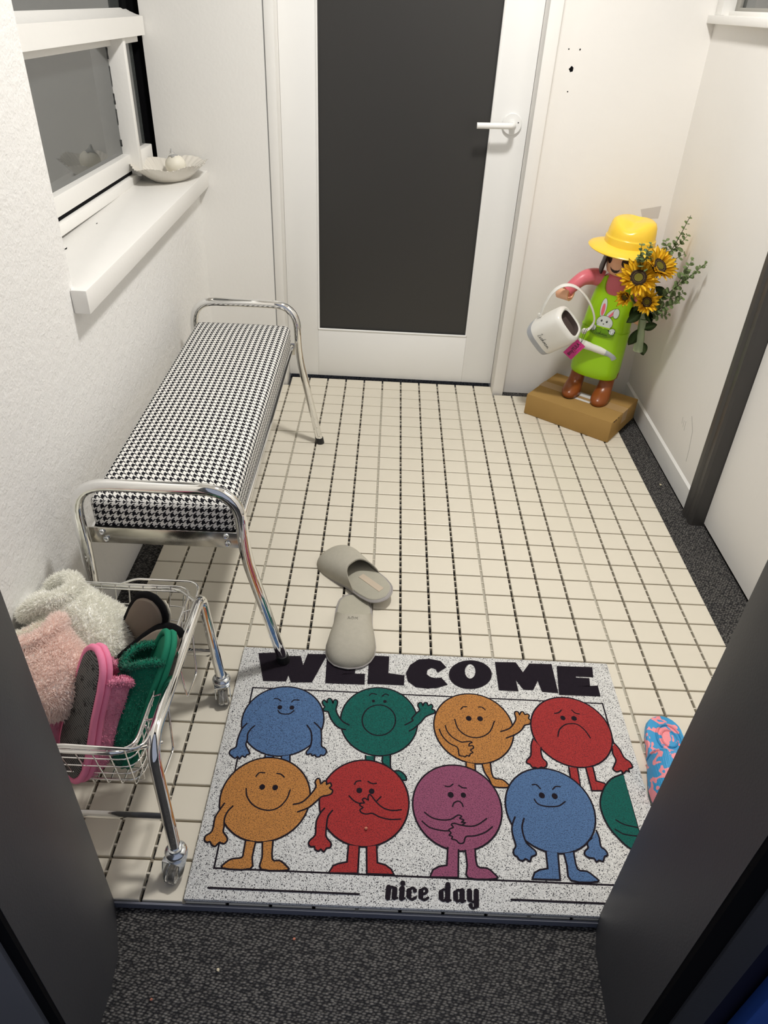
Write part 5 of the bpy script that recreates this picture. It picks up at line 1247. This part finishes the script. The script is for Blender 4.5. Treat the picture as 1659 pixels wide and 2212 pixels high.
def sunflower(label, c, nrm, rad, np_, leaves, seed, cup=0.0, disc=0.42):
    rr = random.Random(seed); c = Vector(c); nrm = Vector(nrm).normalized()
    t = thing('sunflower', label, 'flower', group='sunflowers in the toy hand'); t.location = HAND
    F = frame(c - HAND, nrm.orthogonal(), nrm)
    for ring, (cnt, sc, el) in enumerate(((np_, 1.0, 0.10), (np_, 0.88, 0.30), (max(6, np_ // 2), 0.66, 0.55))):
        for k in range(cnt):
            a = 2 * PI * (k + 0.5 * ring + rr.uniform(-.2, .2)) / cnt
            e = el + cup + rr.uniform(-0.14, 0.14)
            M_ = F @ Matrix.Rotation(a, 4, 'Z') @ Matrix.Translation((0, rad * disc * 0.72, 0.0015 * ring)) @ Matrix.Rotation(e, 4, 'X') @ Matrix.Rotation(rr.uniform(-.35, .35), 4, 'Y') @ Matrix.Scale(rad * (1 - disc * 0.72) * sc * rr.uniform(0.88, 1.12), 4)
            inst('petal', PM[rr.randrange(3)], t, M_)
    rd = rad * disc
    bm = newbm(); lathe(bm, [(0, -0.004), (rd * 0.95, -0.003), (rd, 0.003), (rd * 0.85, 0.009), (rd * 0.55, 0.008), (rd * 0.3, 0.006), (0, 0.006)], 26); o = sm('disc', bm, DISCM, t); o.matrix_basis = F
    bm = newbm(); lathe(bm, [(0, 0.004), (rd * 0.5, 0.0055), (rd * 0.46, 0.0088), (rd * 0.25, 0.0075), (0, 0.007)], 22); o2 = sm('disc_heart', bm, DISCG, t); o2.matrix_basis = F
    bm = newbm()
    rows = 3
    for r_ in range(rows):
        for k in range(26):
            a = 2 * PI * (k + 0.5 * r_) / 26; q = rd * (0.62 + 0.15 * r_); z = 0.0085 - 0.001 * r_
            bmesh.ops.create_icosphere(bm, subdivisions=1, radius=0.0011, matrix=Matrix.Translation((q * math.cos(a), q * math.sin(a), z)))
    o3 = obj('disc_florets', bm, mat('pale_floret', srgb('8A7A50'), 0.8), t); o3.matrix_basis = F; o3['kind'] = 'stuff'
    bm = newbm(); lathe(bm, [(0, -0.016), (0.006, -0.014), (rd * 0.8, -0.005), (rd * 0.7, -0.002), (0, -0.002)], 18); o4 = sm('calyx', bm, LEAF, t); o4.matrix_basis = F
    back = c - HAND - nrm * 0.015
    off = Vector((rr.uniform(-.007, .007), rr.uniform(-.007, .007), 0))
    bm = newbm(); tube(bm, catmull([tuple(back), tuple(back - nrm * 0.03 + Vector((0, 0, -0.015))), tuple(off + Vector((0, 0, 0.03))), tuple(off), tuple(off + Vector((0.012, 0.0, -0.10)))], 6), 0.0036, 8); sm('stem', bm, STEM, t, 60)
    for p, dv, sz in leaves:
        inst('leaf', LM, t, Matrix.Translation(Vector(p) - HAND) @ frame((0, 0, 0), dv, (0.1, -0.9, 0.4)) @ Matrix.Scale(sz, 4))
    return t
sunflower('large front sunflower with brown heart facing the camera', (0.808, 0.072, 0.586), (-0.20, -0.76, 0.62), 0.069, 19,
          [((0.845, 0.09, 0.50), (-0.4, -0.3, -0.8), 0.05), ((0.850, 0.085, 0.472), (-0.7, -0.4, -0.5), 0.055), ((0.866, 0.105, 0.405), (-0.35, -0.2, -0.95), 0.062)], 1)
sunflower('sunflower tipped to the right behind the large front one', (0.868, 0.085, 0.622), (0.38, -0.55, 0.74), 0.070, 17,
          [((0.885, 0.11, 0.55), (0.6, -0.2, -0.4), 0.05), ((0.89, 0.11, 0.52), (0.3, -0.5, -0.7), 0.055), ((0.875, 0.105, 0.41), (0.55, -0.1, 0.2), 0.05), ((0.88, 0.11, 0.52), (-0.2, -0.6, 0.2), 0.05)], 2, 0.25)
sunflower('small half-open sunflower under the large one', (0.852, 0.066, 0.512), (-0.05, -0.78, 0.35), 0.052, 14,
          [((0.862, 0.08, 0.475), (0.5, -0.3, -0.5), 0.045), ((0.885, 0.105, 0.36), (0.45, -0.1, -0.8), 0.055)], 3, 0.35, 0.36)
sunflower('small sunflower bud at the left edge of the bouquet', (0.785, 0.078, 0.524), (-0.55, -0.75, -0.05), 0.044, 11,
          [((0.85, 0.09, 0.47), (0.1, -0.5, 0.7), 0.045), ((0.82, 0.09, 0.485), (0.2, -0.4, -0.9), 0.05)], 4, 0.75, 0.30)
# pale sleeve round the stems
SLV = mat('pale_green_sleeve', (0.55, 0.66, 0.42), 0.25, trans=0.55, ior=1.2)
slv = thing('flower_sleeve', 'pale clear sleeve wrapped round the bouquet stems in the toy hand', 'sleeve', HAND)
bm = newbm(); rr = random.Random(3)
rings(bm, [[(x * rr.uniform(0.9, 1.12), y * rr.uniform(0.9, 1.12), z) for x, y, z in ell(0.006 - z * 0.10, -0.001, z, r, r * 0.9, 16)] for r, z in ((0.0175, 0.040), (0.0135, 0.018), (0.0125, -0.02), (0.0145, -0.06), (0.0165, -0.098), (0.0155, -0.104))], cap0=False, cap1=False)
sm('sleeve_film', bm, SLV, slv, 80)
bm = newbm(); tube(bm, [Vector((0.006 + 0.0145 * math.cos(2 * PI * k / 16), -0.001 + 0.013 * math.sin(2 * PI * k / 16), 0.012)) for k in range(16)], 0.0012, 6, True); sm('tie', bm, LEAF, slv, 60)
# eucalyptus sprigs
EU1 = mat('eucalyptus_leaf', srgb('66784A'), 0.6, var=0.25, vscale=45); EUS = mat('eucalyptus_twig', srgb('3D4428'), 0.7)
bm = newbm()
ring = []
n_ = 10
for i in range(n_):
    t_ = 2 * PI * i / n_; ring.append((0.46 * math.sin(t_) * (1 - 0.15 * math.cos(t_)), 0.5 - 0.5 * math.cos(t_), 0.10 * math.sin(t_) ** 2))
top = [bm.verts.new((x, y, z + 0.02)) for x, y, z in ring]; bot = [bm.verts.new((x, y, z - 0.02)) for x, y, z in ring]
bm.faces.new(top); bm.faces.new(bot[::-1])
for i in range(n_): bm.faces.new((top[i], bot[i], bot[(i + 1) % n_], top[(i + 1) % n_]))
bmesh.ops.recalc_face_normals(bm, faces=bm.faces[:])
EL = bpy.data.meshes.new('leaf'); bm.to_mesh(EL); bm.free(); EL.materials.append(EU1)
def sprig(label, main, twigs, seed, size=0.022):
    rr = random.Random(seed)
    t = thing('eucalyptus_sprig', label, 'foliage', group='eucalyptus sprigs in the toy hand'); t.location = HAND
    def run(path, r, n_pairs, s0, s1):
        c = catmull([Vector(p) - HAND for p in path], 8)
        bm = newbm(); tube(bm, c, [r * (1 - 0.6 * i / len(c)) for i in range(len(c))], 6); sm('twig', bm, EUS, t, 60)
        ln_ = [0]
        for a, b in zip(c, c[1:]): ln_.append(ln_[-1] + (b - a).length)
        for k in range(n_pairs):
            f = (s0 + (s1 - s0) * k / max(1, n_pairs - 1)) * ln_[-1]
            i = max(j for j in range(len(c) - 1) if ln_[j] <= f)
            p = c[i] + (c[i + 1] - c[i]) * ((f - ln_[i]) / max(1e-6, ln_[i + 1] - ln_[i])); d = (c[i + 1] - c[i]).normalized()
            sd = d.cross(Vector((0, -1, 0.2))).normalized(); sd.rotate(Matrix.Rotation(k * 1.2 + rr.uniform(-.4, .4), 3, d))
            sz = size * (1.12 - 0.62 * k / max(1, n_pairs - 1)) * rr.uniform(0.85, 1.15)
            for s in (-1, 1):
                v = (sd * s + d * 0.35 + Vector((rr.uniform(-.2, .2), -0.1, rr.uniform(-.2, .2)))).normalized()
                inst('leaf', EL, t, frame(tuple(p), tuple(v), tuple(d + Vector((0, -0.5, 0.35)))) @ Matrix.Scale(sz, 4))
    run(*main)
    for q in twigs: run(*q)
    return t
G0 = (0.878, 0.106, 0.345)
sprig('tall eucalyptus sprig reaching up beside the hat', ([G0, (0.868, 0.11, 0.46), (0.900, 0.150, 0.59), (0.930, 0.150, 0.69), (0.948, 0.145, 0.768)], 0.0022, 12, 0.55, 0.98),
      [([(0.918, 0.150, 0.65), (0.943, 0.145, 0.685), (0.956, 0.14, 0.712)], 0.0012, 4, 0.3, 0.95), ([(0.910, 0.150, 0.62), (0.903, 0.150, 0.655), (0.893, 0.15, 0.69)], 0.0012, 4, 0.3, 0.95), ([(0.908, 0.150, 0.60), (0.938, 0.14, 0.635), (0.960, 0.13, 0.655)], 0.0012, 4, 0.25, 0.95)], 11)
sprig('long eucalyptus sprig reaching right towards the wall', ([G0, (0.870, 0.105, 0.45), (0.905, 0.07, 0.53), (0.940, 0.02, 0.605), (0.968, -0.03, 0.675)], 0.0022, 13, 0.45, 0.98),
      [([(0.925, 0.045, 0.575), (0.935, 0.03, 0.625), (0.942, 0.02, 0.67)], 0.0012, 5, 0.3, 0.95), ([(0.905, 0.07, 0.53), (0.935, 0.05, 0.535), (0.952, 0.035, 0.56)], 0.0012, 4, 0.3, 0.95)], 12)
sprig('low eucalyptus sprig spreading beneath the sunflowers', ([G0, (0.872, 0.10, 0.44), (0.90, 0.075, 0.485), (0.930, 0.04, 0.52), (0.948, 0.02, 0.548)], 0.002, 9, 0.5, 0.98), [([(0.89, 0.085, 0.47), (0.915, 0.07, 0.468), (0.935, 0.06, 0.478)], 0.0012, 4, 0.3, 0.95)], 13, 0.021)
sprig('short eucalyptus sprig standing up in front of the hat brim', ([G0, (0.858, 0.105, 0.46), (0.822, 0.095, 0.58), (0.800, 0.080, 0.655), (0.793, 0.075, 0.695)], 0.002, 6, 0.74, 0.98), [([(0.810, 0.09, 0.61), (0.818, 0.078, 0.655), (0.820, 0.072, 0.698)], 0.0012, 5, 0.4, 0.95)], 14, 0.022)

# ================================================================== blue panel at the hall side, crumbs
BLUE = mat('blue_fabric', srgb('2450A0'), 0.8, var=0.1, vscale=10)
bm = bbox(0.5175, 0.95, -1.87, -1.850, FZ + 0.002, 1.2, 0.003)
o = sm('blue_panel', bm, BLUE); tag(o, 'plain blue panel beyond the dark right door jamb, lower right corner', 'panel')
CRUMB = mat('pink_crumb', srgb('C9826A'), 0.9); CRUMBW = mat('pale_crumb', srgb('D8CDB0'), 0.9)
def crumb(label, x, y, z, s, m, seed):
    rr = random.Random(seed); bm = newbm(); bmesh.ops.create_icosphere(bm, subdivisions=1, radius=s)
    for v in bm.verts: v.co *= rr.uniform(0.65, 1.25)
    mz = min(v.co.z for v in bm.verts)
    o = obj('crumb', bm, m); o.location = (x, y, z - mz); tag(o, label, 'crumb', 'crumbs on the floor')
crumb('pink crumb on the dark carpet just below the doormat', -0.104, -1.692, FZ, 0.0028, CRUMB, 1)
crumb('pale crumb on the dark carpet between doormat and bottom edge', -0.222, -1.745, FZ, 0.003, CRUMBW, 2)
crumb('tiny crumb on the dark carpet towards the bottom left', -0.318, -1.79, FZ, 0.0026, CRUMB, 3)
crumb('pale crumb on the carpet strip along the right wall', 0.962, -0.213, FZ, 0.0042, CRUMBW, 4)
crumb('peach crumb on the red cartoon print of the mat', 0.010, -1.508, 0.0118, 0.0028, CRUMB, 5)
